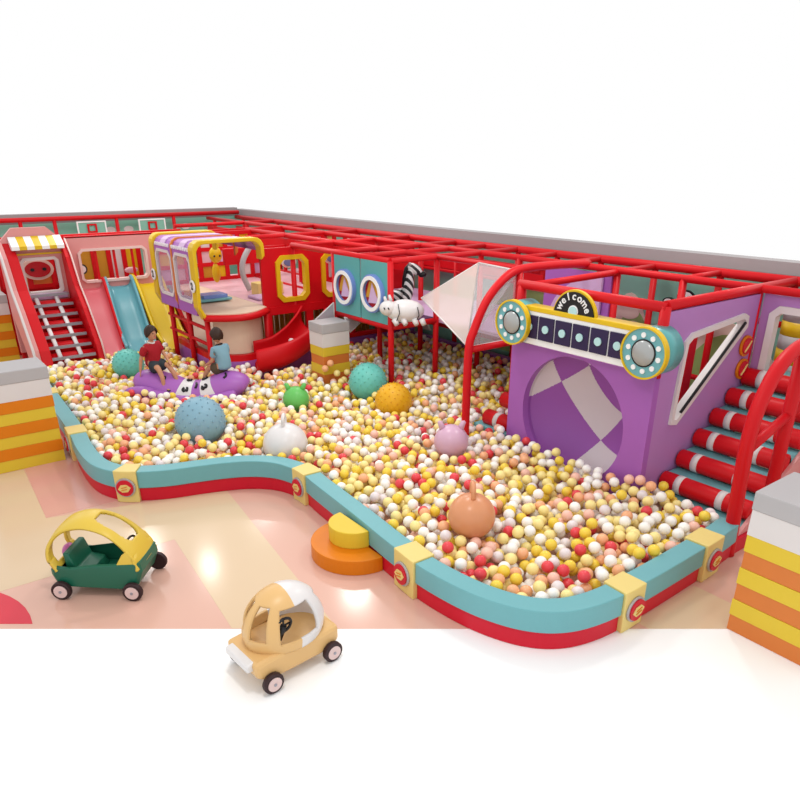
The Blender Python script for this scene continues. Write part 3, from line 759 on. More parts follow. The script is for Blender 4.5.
# cushions
g = thing('standing_cushion', 'tall yellow long necked cushion standing inside the train cabin', 'cushion', (7.35, 17.6, 1.7))
MB().ball((7.35, 17.6, 2.5), .17, 'yellow', 18, 12, (1, .7, 1.2)).ball((7.32, 17.6, 2.05), .11, 'yellow', 18, 12, (1, .7, 2.2)).build('yellow_body', g)
MB().ball((7.42, 17.49, 2.48), .03, 'black', 10, 6).build('eye', g); MB().ball((7.27, 17.49, 2.48), .025, 'black', 10, 6).build('eye', g)
for x, y, s_, m, l in ((6.4, 16.1, (.42, .5, .06), 'teal', 'flat teal mat on the train cabin deck'), (6.45, 15.9, (.3, .22, .14), 'blue_ring', 'low blue violet cushion on the train cabin deck mat'), (6.2, 16.5, (.15, .15, .16), 'yellow', 'small yellow cushion behind the blue one in the train cabin'), (7.6, 15.5, (.3, .3, .06), 'lilac_pale', 'lilac mat seen through the first octagonal window'), (7.95, 16.0, (.35, .2, .3), 'yellow_pale', 'pale yellow cushion seen through the first octagonal window')):
    zb = 1.69
    if x > 7.5: zb = 1.66
    tag(MB().box((x-s_[0], y-s_[1], zb), (x+s_[0], y+s_[1], zb+s_[2]), m).build('floor_cushion', None, .02), l, 'cushion')
t = thing('play_deck', 'pink deck behind the octagonal window wall', 'deck', (9.3, 17, 1.6))
MB().box((7.14, 14.66, 1.58), (11.3, 19.9, 1.655), 'pink_soft').build('deck_pad', t)
t = thing('hanging_disc', 'blue oval badge with white rim hanging behind the left octagonal window', 'badge', (8.1, 15.1, 2.55))
MB().prism(circ(8.12, 2.5, .2, 28, .13), 'y', 15.1, 15.12, 'white').build('white_rim', t)
MB().prism(circ(8.12, 2.5, .14, 28, .09), 'y', 15.08, 15.1, 'blue_ring').build('blue_face', t)
t = thing('hanging_disc', 'blue oval badge with white rim hanging behind the right octagonal window', 'badge', (9.4, 15.1, 2.55))
MB().prism(circ(9.32, 2.5, .2, 28, .13), 'y', 15.1, 15.12, 'white').build('white_rim', t)
MB().prism(circ(9.32, 2.5, .14, 28, .09), 'y', 15.08, 15.1, 'blue_ring').build('blue_face', t)
t = thing('curved_tube', 'pale grey curved tube standing inside the train cabin near its right side', 'tube', (7.6, 16.4, 1.7))
MB().tube(smooth_path([(7.75, 16.6, 1.7), (7.6, 16.6, 2.1), (7.65, 16.6, 2.45), (7.9, 16.6, 2.8)]), .07, 'grey_cap', 12).build('bent_tube', t)

# red curly slide exit
t = thing('tube_slide', 'glossy red curved slide exit emptying into the ball pit left of the middle pillar', 'slide', (7.2, 14, 0))
path = smooth_path([(8.3, 14.35, 1.05), (7.95, 14.1, .85), (7.5, 13.85, .68), (7.0, 13.78, .52), (6.5, 13.95, .42)], 6)
def uprof(u, v):
    i = u*(len(path)-1); k = min(int(i), len(path)-2); p = path[k].lerp(path[k+1], i-k)
    tt = (path[k+1]-path[k]).normalized(); side = tt.cross(Vector((0, 0, 1))).normalized()
    a = radians(-40+260*v); hgt = .42 if v > .5 else .34
    return p+side*(-.36*cos(a))*(1)+Vector((0, 0, 1))*(.34*(-sin(a)) if a < pi else .34*(-sin(a))*1.35)+Vector((0, 0, .25))
MB().grid(uprof, 24, 20, 'red').build('slide_trough', t, solid=.05)

# ------------------------------------------------------------------ climbing tower (left) and slides
TY = 18.85
t = thing('climbing_tower', 'pink and red climbing tower with striped awning and roller ladder at the far left', 'tower', (3.4, 18, 0))
out = [(2.62, .4), (4.08, .4), (4.08, 2.92), (3.72, 3.27), (2.98, 3.27), (2.62, 2.92)]
win = cham(3.0, 1.74, 3.86, 2.6, .08)
MB().ring(out, win, (3.4, 2.15), 'y', TY, TY+.12, 'pink').build('front_panel', t)
MB().ring(win, inset(win, .07), (3.42, 2.15), 'y', TY-.05, TY+.1, 'off_white').build('white_window_frame', t)
aw = MB(); n = 7
for i in range(n):
    a = 2.86+i*(1.13/n); b = a+1.13/n
    m = 'yellow' if i % 2 else 'white'
    vs = [(a, TY-.02, 3.08), (b, TY-.02, 3.08), (b, TY-.3, 2.88), (a, TY-.3, 2.88), (a, TY-.3, 2.8), (b, TY-.3, 2.8), (a, TY-.02, 2.8), (b, TY-.02, 2.8)]
    aw.add(vs, [(0, 1, 2, 3), (3, 2, 5, 4), (4, 5, 7, 6), (0, 3, 4, 6), (1, 7, 5, 2), (0, 6, 7, 1)], m)
aw.build('striped_awning', t)
MB().box((2.95, TY-.04, 2.66), (3.95, TY-.001, 2.7), 'yellow').build('yellow_trim', t)
MB().box((3.0, TY-.08, 1.62), (3.9, TY+.3, 1.76), 'lilac_pale').build('pink_sill', t, .01)
# ladder
for k in range(6):
    u = (k+.5)/6; y = TY-.1-1.55*u; z = 1.62-1.2*u
    MB().cyl((2.9, y, z-.03), (3.95, y, z-.03), .13, 'red', 18).build('roller', t)
    y2 = TY-.1-1.55*(k+1)/6; z2 = 1.62-1.2*(k+1)/6
for k in range(7):
    u = k/6; y = TY-.2-1.55*u; z = 1.68-1.2*u
    MB().box((2.95 if k else 3.0, y-.05, z+.03), (3.9, y+.01, z+.09), 'steel').build('rung', t)
for x in (3.15, 3.6): MB().tube([(x, TY-.16, 1.74), (x, TY-1.76, .51)], .05, 'white', 8, flat=.5).build('white_strap', t)
# curved stringers
def stringer(x0, x1, m, name, pts):
    mb = MB(); mb.prism(pts, 'x', x0, x1, m); mb.build(name, t, .02)
spr = [(TY-1.9, .3), (TY-1.75, .75), (TY-1.15, 1.5), (TY-.7, 1.95), (TY-.35, 2.6), (TY, 2.95), (TY, 1.4), (TY-1.3, .3)]
stringer(2.72, 2.95, 'red', 'side_cheek', spr); stringer(3.95, 4.1, 'red', 'side_cheek', spr)
spr2 = [(y-.02, z+.03) for y, z in spr[:6]]+[(TY, 1.4), (TY-1.2, .3)]
stringer(2.60, 2.72, 'pink', 'outer_cheek', spr2)
MB().tube([(2.6, y-.03, z+.04) for y, z in spr[:6]], .03, 'off_white', 8).build('white_edge', t)
MB().tube([(4.08, y-.03, z+.04) for y, z in spr[:6]], .02, 'pink_pale', 8).build('white_edge', t)
# red panel behind/left of the tower
tag(MB().box((-2.0, 21.75, 0), (2.6, 21.85, 2.1), 'red').build('wall_panel'), 'red panel at the far left edge behind the climbing tower', 'panel')
tag(MB().box((2.7, 20.4, 0), (6.2, 20.5, 2.9), 'red').build('wall_panel'), 'red panel closing the back of the tower and slide platform', 'panel')
g = thing('oval_badge', 'red oval face badge with cream rim inside the tower window', 'badge', (3.45, 19.9, 2.15))
MB().prism(circ(3.55, 2.2, .38, 36, .26), 'y', 19.92, 19.96, 'mural_cream').build('cream_rim', g)
MB().prism(circ(3.55, 2.2, .3, 36, .19), 'y', 19.88, 19.92, 'red_dark').build('red_face', g)
MB().prism(circ(3.42, 2.2, .05, 12, .04), 'y', 19.86, 19.88, 'black').prism(circ(3.7, 2.2, .05, 12, .04), 'y', 19.86, 19.88, 'black').build('dark_marks', g)

t = thing('slide_platform', 'pink panel with long white framed window above the three slides', 'panel', (5.1, TY+.1, 1.7))
win = cham(4.32, 1.9, 6.02, 2.72, .1)
MB().ring(rect(4.1, 1.7, 6.22, 3.0), win, (5.1, 2.3), 'y', TY+.05, TY+.15, 'pink').build('pink_panel', t)
MB().ring(win, inset(win, .06), (5.15, 2.3), 'y', TY+.0, TY+.17, 'pink_pale').build('white_window_frame', t)
MB().box((4.1, TY, 1.62), (6.22, TY+.6, 1.72), 'pink_soft').build('platform_pad', t)
MB().box((4.1, TY+.05, 2.98), (6.22, TY+.2, 3.02), 'red').build('red_top', t)
for x in (4.75, 5.2, 5.65): MB().box((x-.03, TY+.06, 1.95), (x+.03, TY+.1, 2.68), 'red').build('mullion', t)
for x, z, r in ((4.45, 2.2, .13),):
    g = thing('ring_badge', 'black and white ring badge behind the long pink window', 'badge', (x, TY+.5, z))
    MB().ring(circ(x, z, r, 28), circ(x, z, r*.72, 28), (x, z), 'y', TY+.4, TY+.42, 'black').build('black_ring', g)
    MB().prism(circ(x, z, r*.7, 28), 'y', TY+.38, TY+.41, 'white').build('white_face', g)
tag(MB().ball((5.75, TY+.7, 2.05), .1, 'pink_soft', 14, 8, (1.8, .5, .8)).build('small_cushion'), 'small pink cushion sitting behind the long pink window', 'cushion')

def slide(label, xt0, xt1, xb0, xb1, m, mtrim, yb, name='open_slide', zb=.35):
    t = thing(name, label, 'slide', ((xt0+xt1)/2, TY-.8, 0), group='slides into the ball pit')
    cen = smooth_path([(0, TY+.2, 1.72), (0, TY-.05, 1.70), (0, TY-.45, 1.38), (0, TY-.95, .85), (0, TY-1.35, .52), (0, yb, zb)], 6)
    n = len(cen)
    def fn(u, v, lift=0, wid=1):
        i = u*(n-1); k = min(int(i), n-2); p = cen[k].lerp(cen[k+1], i-k)
        a = xt0+(xb0-xt0)*u; b = xt1+(xb1-xt1)*u; w_ = (b-a)/2; c = (a+b)/2
        q = 2*v-1
        x = c+w_*q*1.0; zz = .22*abs(q)**6
        return (x, p.y, p.z+zz+.02)
    MB().grid(fn, 30, 18, m).build('chute', t, solid=.03)
    for sgn in (0, 1):
        pts = [fn(u/24, sgn) for u in range(25)]
        MB().tube([(p[0], p[1], p[2]) for p in pts], .045, mtrim, 8).build('side_lip', t)
    # support under the chute
    pr = [(cen[i].y, cen[i].z) for i in range(0, n, 4)]
    if pr[-1][0] > yb+.01: pr.append((yb, zb))
    MB().prism(pr+[(yb+.1, 0), (TY+.2, 0)], 'x', xt0+.08, xb1-.08 if xb1 < xt1 else xt1-.08, mtrim).build('under_body', t)
slide('wide pink slide with red sides next to the climbing tower', 4.18, 4.86, 4.02, 4.62, 'pink_hot', 'red', 17.2)
slide('pale teal slide between the pink and yellow slides', 4.92, 5.56, 4.62, 5.32, 'slide_teal', 'slide_teal', 17.0)
slide('bright yellow slide nearest the train cabin', 5.60, 6.28, 5.5, 6.15, 'slide_yellow', 'slide_yellow', 17.0)
tag(MB().prism([(14.6+2.4, .3), (18.8, .3), (18.8, 1.6), (18.2, 1.3), (17.3, .5)], 'x', 6.32, 6.42, 'red').build('side_panel_board'), 'sloping red side board right of the yellow slide', 'panel')

# basketball backboards
for x0, lab in ((5.8, 'left basketball backboard with red square high on the far back wall'), (7.75, 'right basketball backboard with red square high on the far back wall')):
    t = thing('basketball_hoop', lab, 'basketball hoop', (x0+.42, 24.8, 2.5), group='basketball hoops on the back wall')
    MB().ring(rect(x0, 2.35, x0+.9, 3.0), rect(x0+.04, 2.39, x0+.86, 2.96), (x0+.45, 2.67), 'y', 24.7, 24.75, 'white').build('white_border', t)
    MB().box((x0+.04, 24.72, 2.39), (x0+.86, 24.74, 2.96), 'mural_teal').build('board', t)
    MB().ring(rect(x0+.3, 2.65, x0+.6, 2.92), rect(x0+.36, 2.7, x0+.54, 2.87), (x0+.45, 2.785), 'y', 24.68, 24.7, 'red').build('red_square', t)
    MB().tube([(x0+.45+.16*cos(a), 24.5+.16*sin(a), 2.6) for a in [2*pi*i/20 for i in range(21)]], .02, 'red', 8).build('hoop', t)

# small roller step and mat between machine and zebra deck
t = thing('roller_ramp', 'teal ramp with two red rollers left of the drum house', 'ramp', (8.6, 7.9, 0))
MB().box((7.95, 7.55, .3), (9.4, 8.35, .42), 'teal').build('teal_ramp', t, .02)
for x in (8.15, 8.55): 
    ro = MB().cyl((x, 7.55, .52+(x-8.15)*.6), (x, 8.2, .52+(x-8.15)*.6), .14, 'red', 20).build('roller', t)
    MB().cyl((x, 7.85, .52+(x-8.15)*.6), (x, 7.95, .52+(x-8.15)*.6), .144, 'off_white', 20).build('white_band', ro)

# ------------------------------------------------------------------ big balls and hoppers
SOL = []      # spheres that keep the small balls out
def spiky(x, y, z, r, m, label):
    t = thing('textured_ball', label, 'ball', (x, y, z), group='large knobbly balls')
    MB().ball((x, y, z), r, m, 40, 24).build('ball_body', t)
    b = MB(); N = 150
    for i in range(N):
        zz = 1-2*(i+.5)/N
        if zz < -.2: continue
        a = i*2.39996; q = sqrt(1-zz*zz); d = Vector((q*cos(a), q*sin(a), zz)); c = Vector((x, y, z))+d*(r-.003)
        b.tube([c, c+d*.022], [.014, .006], m, 6)
    b.build('knobs', t); SOL.append((x, y, z, r))
spiky(3.93, 10.82, .60, .42, 'ball_blue', 'large knobbly grey blue ball in front of the purple rocker')
spiky(7.5, 10.98, .62, .38, 'ball_teal', 'large knobbly turquoise ball right of the middle pillar')
spiky(7.3, 9.85, .54, .35, 'ball_orange', 'large knobbly orange yellow ball in front of the turquoise one')
spiky(4.12, 15.3, .62, .33, 'ball_teal', 'pale turquoise knobbly ball half hidden behind the boy in red')
def hopper(x, y, z, r, m, label, kind, rz=0):
    t = thing('hopping_ball', label, 'bouncing ball', (x, y, z), group='hopping balls')
    MB().ball((x, y, z), r, m, 40, 24).build('ball_body', t); SOL.append((x, y, z, r))
    R = RT
    if kind == 'horns':
        for s_ in (-1, 1):
            a = Vector((x, y, z))+R*s_*r*.5+Vector((0, 0, r*.78)); b = a+R*s_*.05+Vector((0, 0, r*.42))
            MB().tube([a, a.lerp(b, .5), b, b+Vector((0, 0, .015))], [.055, .045, .04, .02], m, 12).build('horn_handle', t)
    else:
        a = Vector((x, y, z))+Vector((0, 0, r*.93))
        pts = [a-AW*.09, a-AW*.09+Vector((0, 0, .12)), a+Vector((0, 0, .17)), a+AW*.09+Vector((0, 0, .12)), a+AW*.09]
        MB().tube(smooth_path(pts, 5), .03, m, 10).build('loop_handle', t)
hopper(6.66, 7.48, .62, .27, 'hop_pink', 'glossy pink hopping ball with two horns near the middle of the pit', 'horns')
hopper(5.20, 5.42, .62, .29, 'hop_peach', 'glossy peach hopping ball with loop handle nearest the front pit wall', 'loop')
hopper(4.72, 9.3, .46, .36, 'hop_white', 'white hopping ball with loop handle behind the wave of the pit wall', 'loop')
hopper(5.98, 11.2, .5, .25, 'hop_green', 'green hopping ball with two horns left of the middle pillar', 'horns')

# ------------------------------------------------------------------ purple rocker toy and boys
ROOT = (4.70, 13.25, 0)
t = local('rocker_toy', 'purple and white inflatable rocker with black squiggles carrying two boys', 'inflatable toy', ROOT, -AZ)
pts = smooth_path([(-1.06, 0, .50), (-.85, 0, .57), (-.5, 0, .43), (-.15, 0, .27), (.15, 0, .24), (.45, 0, .31), (.75, 0, .47), (1.0, 0, .50), (1.12, 0, .44)], 8)
n = len(pts)
def rr(u): return .38*min(1, (sin(pi*min(max(u, 0), 1)))**.35+.02)
def cmat(u, v):
    for a, b in ((.34, .48), (.58, .70)):
        if a <= u < b: return 'hop_white'
    return 'purple'
def body(u, v):
    i = u*(n-1); k = min(int(i), n-2); p = pts[k].lerp(pts[k+1], i-k); tt = (pts[k+1]-pts[k]).normalized(); w_ = Vector((0, 1, 0)); up_ = w_.cross(tt)*-1
    a = 2*pi*v; r = rr(u); return p+w_*cos(a)*r*1.15+up_*sin(a)*r
MB().grid(body, 60, 28, cmat).build('striped_body', t)
for sy in (-1, 1):
    pp = smooth_path([(-1.15, sy*.38, .50), (-.8, sy*.42, .50), (-.3, sy*.42, .32), (.2, sy*.42, .28), (.7, sy*.42, .36), (1.0, sy*.38, .48)], 5)
    k = len(pp); MB().tube(pp, [.15*min(1, sin(pi*(i+.6)/(k+.2))**.4) for i in range(k)], 'purple', 16).build('side_float', t)
def squig(u, v0, kind):
    o = []
    S = [(-.6, .5), (-.2, .8), (.3, .6), (.1, .1), (.5, -.3), (.2, -.8), (-.4, -.7)] if kind else [(-.8, .2), (-.3, .35), (.3, .3), (.8, .0)]
    for a, b in S:
        q = Vector(body(u+b*.035, v0+a*.035)); i = (u+b*.035)*(n-1); kk = min(int(i), n-2); c = pts[kk].lerp(pts[kk+1], i-kk); o.append(c+(q-c)*1.02)
    return smooth_path(o, 3)
for u, v, kd in ((.41, .37, 1), (.41, .25, 1), (.64, .37, 1), (.64, .26, 1), (.53, .33, 0), (.22, .34, 0), (.78, .33, 0)):
    MB().tube(squig(u, v, kd), .024, 'black', 6).build('black_mark', t)

def boy(label, loc, face, shirt, shorts, collar, lean=0, arms=None, head_turn=0):
    """face = rotation of the figure; built facing +X, seated, hips at the origin"""
    r = local('person', label, 'person', loc, face)
    F = arms
    Jn = [(0, 0, .07, .10), (0.01, 0, .26, .125), (0.02+lean*.5, 0, .42, .12), (.03+lean, 0, .50, .055), (.05+lean, 0, .565, .05)]
    Ed = [(0, 1), (1, 2), (2, 3), (3, 4)]
    def chain(start, lst):
        k = start
        for p in lst: Jn.append(p); Ed.append((k, len(Jn)-1)); k = len(Jn)-1
        return k
    for sy in (-1, 1):
        el, ha = F[0 if sy < 0 else 1]
        sh = (.02+lean*.8, sy*.155, .43, .05)
        k = chain(2, [sh, (*el, .038), (ha[0], ha[1], ha[2], .027)])
        h = Vector(ha); d = (h-Vector(el)).normalized(); side = d.cross(Vector((0, 0, 1)))
        side = side.normalized() if side.length > .1 else Vector((0, 1, 0))
        palm = h+d*.05; kp = chain(k, [(*palm, .026)])
        for q, (o_, ln) in enumerate(((-1.5, .05), (-.5, .06), (.5, .057), (1.5, .045))):
            b0 = palm+side*o_*.013+d*.02; chain(kp, [(*b0, .009), (*(b0+d*ln*.6), .008), (*(b0+d*ln-Vector((0, 0, .012))), .007)])
        th = palm-d*.02-side*.03*sy; chain(kp, [(*th, .009), (*(th+d*.03-side*.012*sy), .008)])
        # legs
        kn = F[2] if sy < 0 else F[3]
        k = chain(0, [(.08, sy*.085, .03, .085), (kn[0][0], kn[0][1], kn[0][2], .058), (*kn[1], .048), (*kn[2], .036)])
        an_ = Vector(kn[2]); chain(k, [(*(an_+Vector((.06, 0, -.03))), .035), (*(an_+Vector((.15, 0, -.04))), .027)])
    skinned('body_skin', Jn, Ed, 'skin', r, 2)
    hd = Matrix.Translation((.07+lean, 0, .68)) @ Matrix.Rotation(head_turn, 4, 'Z')
    m3 = hd.to_3x3()
    H = lambda p: hd @ Vector(p)
    hb = MB().ball(H((0, 0, 0)), .105, 'skin', 24, 16, (1.0, .84, 1.2), m3); hb.ball(H((.035, 0, -.075)), .062, 'skin', 16, 10, (1, .85, .8), m3)
    hb.ball(H((.112, 0, -.01)), .018, 'skin', 10, 8, (1.1, .8, 1.4), m3)
    for sy in (-1, 1): hb.ball(H((0, sy*.092, -.005)), .024, 'skin', 10, 8, (.6, .4, 1.1), m3)
    hb.build('head', r)
    for sy in (-1, 1): MB().ball(H((.095, sy*.036, .012)), .013, 'black', 10, 6, (.6, 1, .8), m3).build('eye', r)
    MB().ball(H((.098, 0, -.062)), .02, 'pink_hot', 10, 6, (.4, 1.2, .35), m3).build('mouth', r)
    def hair(u, v):
        a = 2*pi*v; tmax = 2.05-.95*max(0, cos(a))**1.2
        th_ = u*tmax; rr_ = .122*(1+.07*sin(7*a+2*u)*u+.04*sin(13*a+5*u))
        return H((sin(th_)*cos(a)*rr_*1.02, sin(th_)*sin(a)*rr_*.90, cos(th_)*rr_*1.22+.008))
    MB().grid(hair, 16, 32, 'hair').build('hair', r, solid=.015)
    SJ = [(0, 0, .0, .165), (0.0, 0, .12, .165), (0.01, 0, .26, .155), (.02+lean*.6, 0, .42, .135), (.03+lean, 0, .485, .07)]
    SE = [(0, 1), (1, 2), (2, 3), (3, 4)]
    for q, sy in enumerate((-1, 1)):
        el = Vector(F[q][0]); sh = Vector((.02+lean*.8, sy*.165, .43)); SJ.append((*sh, .088)); SE.append((3, len(SJ)-1)); p = sh.lerp(el, .75); SJ.append((*p, .07)); SE.append((len(SJ)-2, len(SJ)-1))
    skinned('polo_shirt', SJ, SE, shirt, r, 2)
    MB().tube([(.035+lean+.058*cos(a), .058*sin(a), .51-.02*cos(a)) for a in [2*pi*i/20 for i in range(21)]], .018, collar, 8).build('collar', r)
    PJ = [(-.07, 0, .03, .22), (.03, 0, .04, .21)]; PE = [(0, 1)]
    for q, sy in enumerate((-1, 1)):
        kn = Vector(F[2+q][0]); st_ = Vector((.07, sy*.09, .04)); PJ.append((*st_, .14)); PE.append((1, len(PJ)-1)); PJ.append((*st_.lerp(kn, 1.0), .098)); PE.append((len(PJ)-2, len(PJ)-1))
    skinned('shorts', PJ, PE, shorts, r, 2)
    for q in (0, 1):
        an_ = Vector(F[2+q][2]); MB().ball(an_+Vector((.07, 0, -.045)), .05, 'black', 14, 8, (1.9, .8, .75)).build('shoe', r)
    return r
# knee target, mid shin, ankle
legsR = [((.24, -.12, .05), (.34, -.13, -.14), (.36, -.14, -.34)), ((.26, .12, .06), (.40, .13, -.12), (.46, .14, -.33))]
RTW = lambda lx, ly, z_: tuple(Vector(ROOT)+RT*lx+AW*ly+Vector((0, 0, z_)))
boy('boy in red polo shirt and dark shorts on left end of the purple rocker', RTW(-.68, 0, .90), -AZ-radians(28), 'shirt_red', 'shorts_grey', 'off_white', -.01,
    [((-.06, -.24, .2), (-.08, -.27, .0)), ((.12, .2, .24), (.28, .14, .14)), *legsR])
boy('boy in light blue polo and olive shorts on right end of the purple rocker', RTW(.72, 0, .84), -AZ+radians(180-28), 'shirt_blue', 'shorts_olive', 'black', .03,
    [((.1, -.2, .22), (.27, -.16, .12)), ((.1, .2, .22), (.27, .17, .12)), *legsR])

# ------------------------------------------------------------------ toy cars
def wheel(x, y, r, parent, w_=.07):
    o = MB().cyl((x, y-w_/2, r), (x, y+w_/2, r), r, 'tyre', 28).build('wheel', parent, .012)
    s_ = -1 if y < 0 else 1
    MB().cyl((x, y+s_*w_*.5, r), (x, y+s_*(w_*.5+.012), r), r*.68, 'hub', 24).build('hub_cap', o)
    MB().cyl((x, y+s_*(w_*.5+.012), r), (x, y+s_*(w_*.5+.02), r), r*.15, 'steel', 12).build('hub_bolt', o)
c = local('toy_car', 'green ride-on toy car with yellow roof frame standing on the pink floor', 'toy car', (1.43, 7.62, 0), -AZ-radians(2), sc=.84)
def carbody(parent, m):
    prof = [(-.60, .26), (-.56, .16), (-.40, .12), (.42, .10), (.60, .18), (.68, .36), (.66, .52), (.30, .50), (-.28, .44), (-.48, .46), (-.58, .40)]
    return MB().prism(prof, 'y', -.33, .33, m)
prof = [(-.62, .34), (-.58, .22), (-.42, .15), (.42, .12), (.56, .20), (.64, .40), (.62, .54), (.34, .52), (.0, .50), (-.34, .45), (-.52, .47), (-.62, .42)]
shell = MB(); nP = len(prof)
vs = []
for y, s_ in ((-.35, .92), (-.31, 1), (.27, 1), (.31, .92)):
    for x, z_ in prof: vs.append((x*s_, y, .35+(z_-.35)*s_))
fs = [(j*nP+i, j*nP+(i+1) % nP, (j+1)*nP+(i+1) % nP, (j+1)*nP+i) for j in range(3) for i in range(nP) if not (7 <= i <= 9 and j == 1)]
shell.add(vs, fs, 'green_car'); shell.add(vs[:nP], [list(range(nP))], 'green_car'); shell.add(vs[-nP:], [list(range(nP))], 'green_car')
shell.box((-.38, -.3, .2), (.42, .3, .22), 'green_car')
shell.build('green_body', c, .02)
MB().prism([(-.42, .2), (-.06, .2), (-.12, .34), (-.30, .38), (-.38, .62), (-.46, .62)], 'y', -.24, .24, 'green_car').build('seat', c, .02)
MB().ball((-.50, 0, .54), .12, 'pad_pink', 16, 10, (.6, 1, .8)).build('pink_back_pad', c)
cp = smooth_path([(-.50, 0, .43), (-.60, 0, .62), (-.56, 0, .84), (-.38, 0, 1.03), (-.10, 0, 1.10), (.18, 0, 1.03), (.38, 0, .88), (.53, 0, .68), (.61, 0, .46)], 8)
def canopy(u, v):
    i = u*(len(cp)-1); k = min(int(i), len(cp)-2); p = cp[k].lerp(cp[k+1], i-k); q = 2*v-1
    w_ = .27+.07*abs(2*u-1)**2
    return (p.x-.02*abs(q)**3, q*w_-.02, p.z-.075*abs(q)**3*(1 if .1 < u < .9 else .4))
def canm(u, v):
    q = abs(2*v-1)
    if .55 < u < .82 and q < .62-.25*abs((u-.685)/.135)**4: return None
    if .05 < u < .27 and q < .66: return None
    return 'car_yellow'
MB().grid(canopy, 96, 48, canm).build('roof_canopy', c, .0, solid=.045)
for y in (-.335, .26):
    MB().prism([(.30, .50), (.60, .46), (.58, .58), (.48, .72), (.40, .66)], 'y', y, y+.03, 'car_yellow').build('cowl_cheek', c, .012)
MB().tube([(.40+.02*cos(a), .12*cos(a), .66+.10*sin(a)) for a in [2*pi*i/20 for i in range(21)]], .015, 'black', 8).build('steering_wheel', c)
for x, y in ((-.48, -.40), (.50, -.40), (.54, .42), (-.48, .40)): wheel(x, y, .135, c)

c = local('toy_car', 'peach and white ride-on toy car with rounded dome on the front floor edge', 'toy car', (2.42, 5.10, 0), -AZ+radians(-138), sc=.82)
def dome(u, v):
    a = 2*pi*v; th_ = u*pi*.62
    return (sin(th_)*cos(a)*.50, sin(th_)*sin(a)*.38, .58+cos(th_)*.48)
def domem(u, v):
    a = (v*360+180) % 360-180
    if .36 < u < .80 and (8 < a < 42 or -42 < a < -8): return None
    if .40 < u < .86 and (62 < a < 118 or -118 < a < -62): return None
    if .45 < u < .78 and abs(a) > 150: return None
    return 'peach_car' if abs(a) < 90 else 'hop_white'
MB().grid(dome, 40, 72, domem).build('dome_cab', c, solid=.035)
prof = [(-.56, .22), (-.40, .13), (.42, .13), (.58, .22), (.60, .42), (.3, .44), (-.3, .42), (-.56, .44)]
MB().prism(prof, 'y', -.34, .34, 'peach_car').build('lower_body', c, .05)
MB().prism([(.55, .3), (.66, .3), (.66, .4), (.55, .42)], 'y', -.25, .25, 'hop_white').build('bumper', c, .02)
o = MB().tube([(.16+.10*sin(a), .27+.02*cos(a), .74+.10*cos(a)) for a in [2*pi*i/20 for i in range(21)]], .018, 'black', 8)
o.tube([(.06, .27, .74), (.26, .27, .74)], .012, 'black', 6); o.tube([(.16, .27, .64), (.16, .27, .84)], .012, 'black', 6); o.tube([(.16, .27, .74), (.22, .24, .56)], .04, 'black', 8)
o.build('steering_wheel', c)
for x, y in ((-.42, -.38), (.42, -.38), (.42, .38), (-.42, .38)): wheel(x, y, .13, c)

# ------------------------------------------------------------------ the balls
R = .072
inn = [(p.x, p.y) for p in inner_outline]
poly = inn+[(8.15, 3.62), (8.15, 4.8), (7.82, 4.9), (7.82, 7.5), (11.1, 7.6), (11.1, 14.4), (7.2, 14.4), (6.6, 14.15), (5.9, 14.4), (5.68, 15), (5.65, 17.0), (4.0, 17.15), (2.6, 17.1)]
def inside(x, y, P=poly):
    c_ = False; n_ = len(P); j = n_-1
    for i in range(n_):
        xi, yi = P[i]; xj, yj = P[j]
        if (yi > y) != (yj > y) and x < (xj-xi)*(y-yi)/(yj-yi)+xi: c_ = not c_
        j = i
    return c_
def seg_d(x, y, P=poly):
    d = 9
    for i in range(len(P)):
        ax, ay = P[i]; bx, by = P[(i+1) % len(P)]; L = (bx-ax)**2+(by-ay)**2
        t_ = max(0, min(1, ((x-ax)*(bx-ax)+(y-ay)*(by-ay))/max(L, 1e-9))); d = min(d, hypot(x-ax-t_*(bx-ax), y-ay-t_*(by-ay)))
    return d
def boxd(x, y, z):
    for x0, y0, x1, y1 in ((7.15, 12, 7.9, 12.7),):
        if x0-R < x < x1+R and y0-R < y < y1+R: return True
    for sx, sy, sz, sr in SOL:
        if (x-sx)**2+(y-sy)**2+(z-sz)**2 < (sr+R*.9)**2: return True
    # rocker
    d = Vector((x, y, 0))-Vector((ROOT[0], ROOT[1], 0)); lx = d.dot(RT); ly = d.dot(AW)
    if abs(lx) < 1.15 and abs(ly) < .5 and z < .62+.3*abs(lx): return True
    if (x-7.47)**2+(y-8.04)**2 < .14**2: return True
    if x > 7.92 and y < 4.9 and z < .14+(x-8.0)*.68+R: return True
    if 6.4 < x < 8.3 and 13.4 < y < 14.4 and z < .6: return True
    if x > 7.9 and 7.5 < y < 8.3 and x < 9.3 and z < .48+R: return True
    for px, py in ((7.95, 10.8), (9.1, 10.8), (7.95, 12.8), (10.3, 8.6), (10.3, 9.7), (10.3, 10.8), (10.3, 12.8)):
        if (x-px)**2+(y-py)**2 < .12**2: return True
    return False
def hgt(x, y):
    h = .40+.035*sin(x*1.7+y*.6)+.03*sin(y*2.3-x*1.1)
    if x > 7.4: h += .10*min(1, (x-7.4)/1.5)
    if x < 3.2 or y < 4.4: h -= .02
    e_ = 7.82-x
    if 4.6 < y < 7.6 and 0 < e_ < .6: h += .12*(1-e_/.6)
    return h
balls = []
cell = {}
def free(x, y, z, dmin):
    k = (int(x/.15), int(y/.15))
    for i in (-1, 0, 1):
        for j in (-1, 0, 1):
            for bx, by, bz in cell.get((k[0]+i, k[1]+j), ()):
                if (bx-x)**2+(by-y)**2+(bz-z)**2 < dmin*dmin: return False
    return True
rnd = random.Random(3)
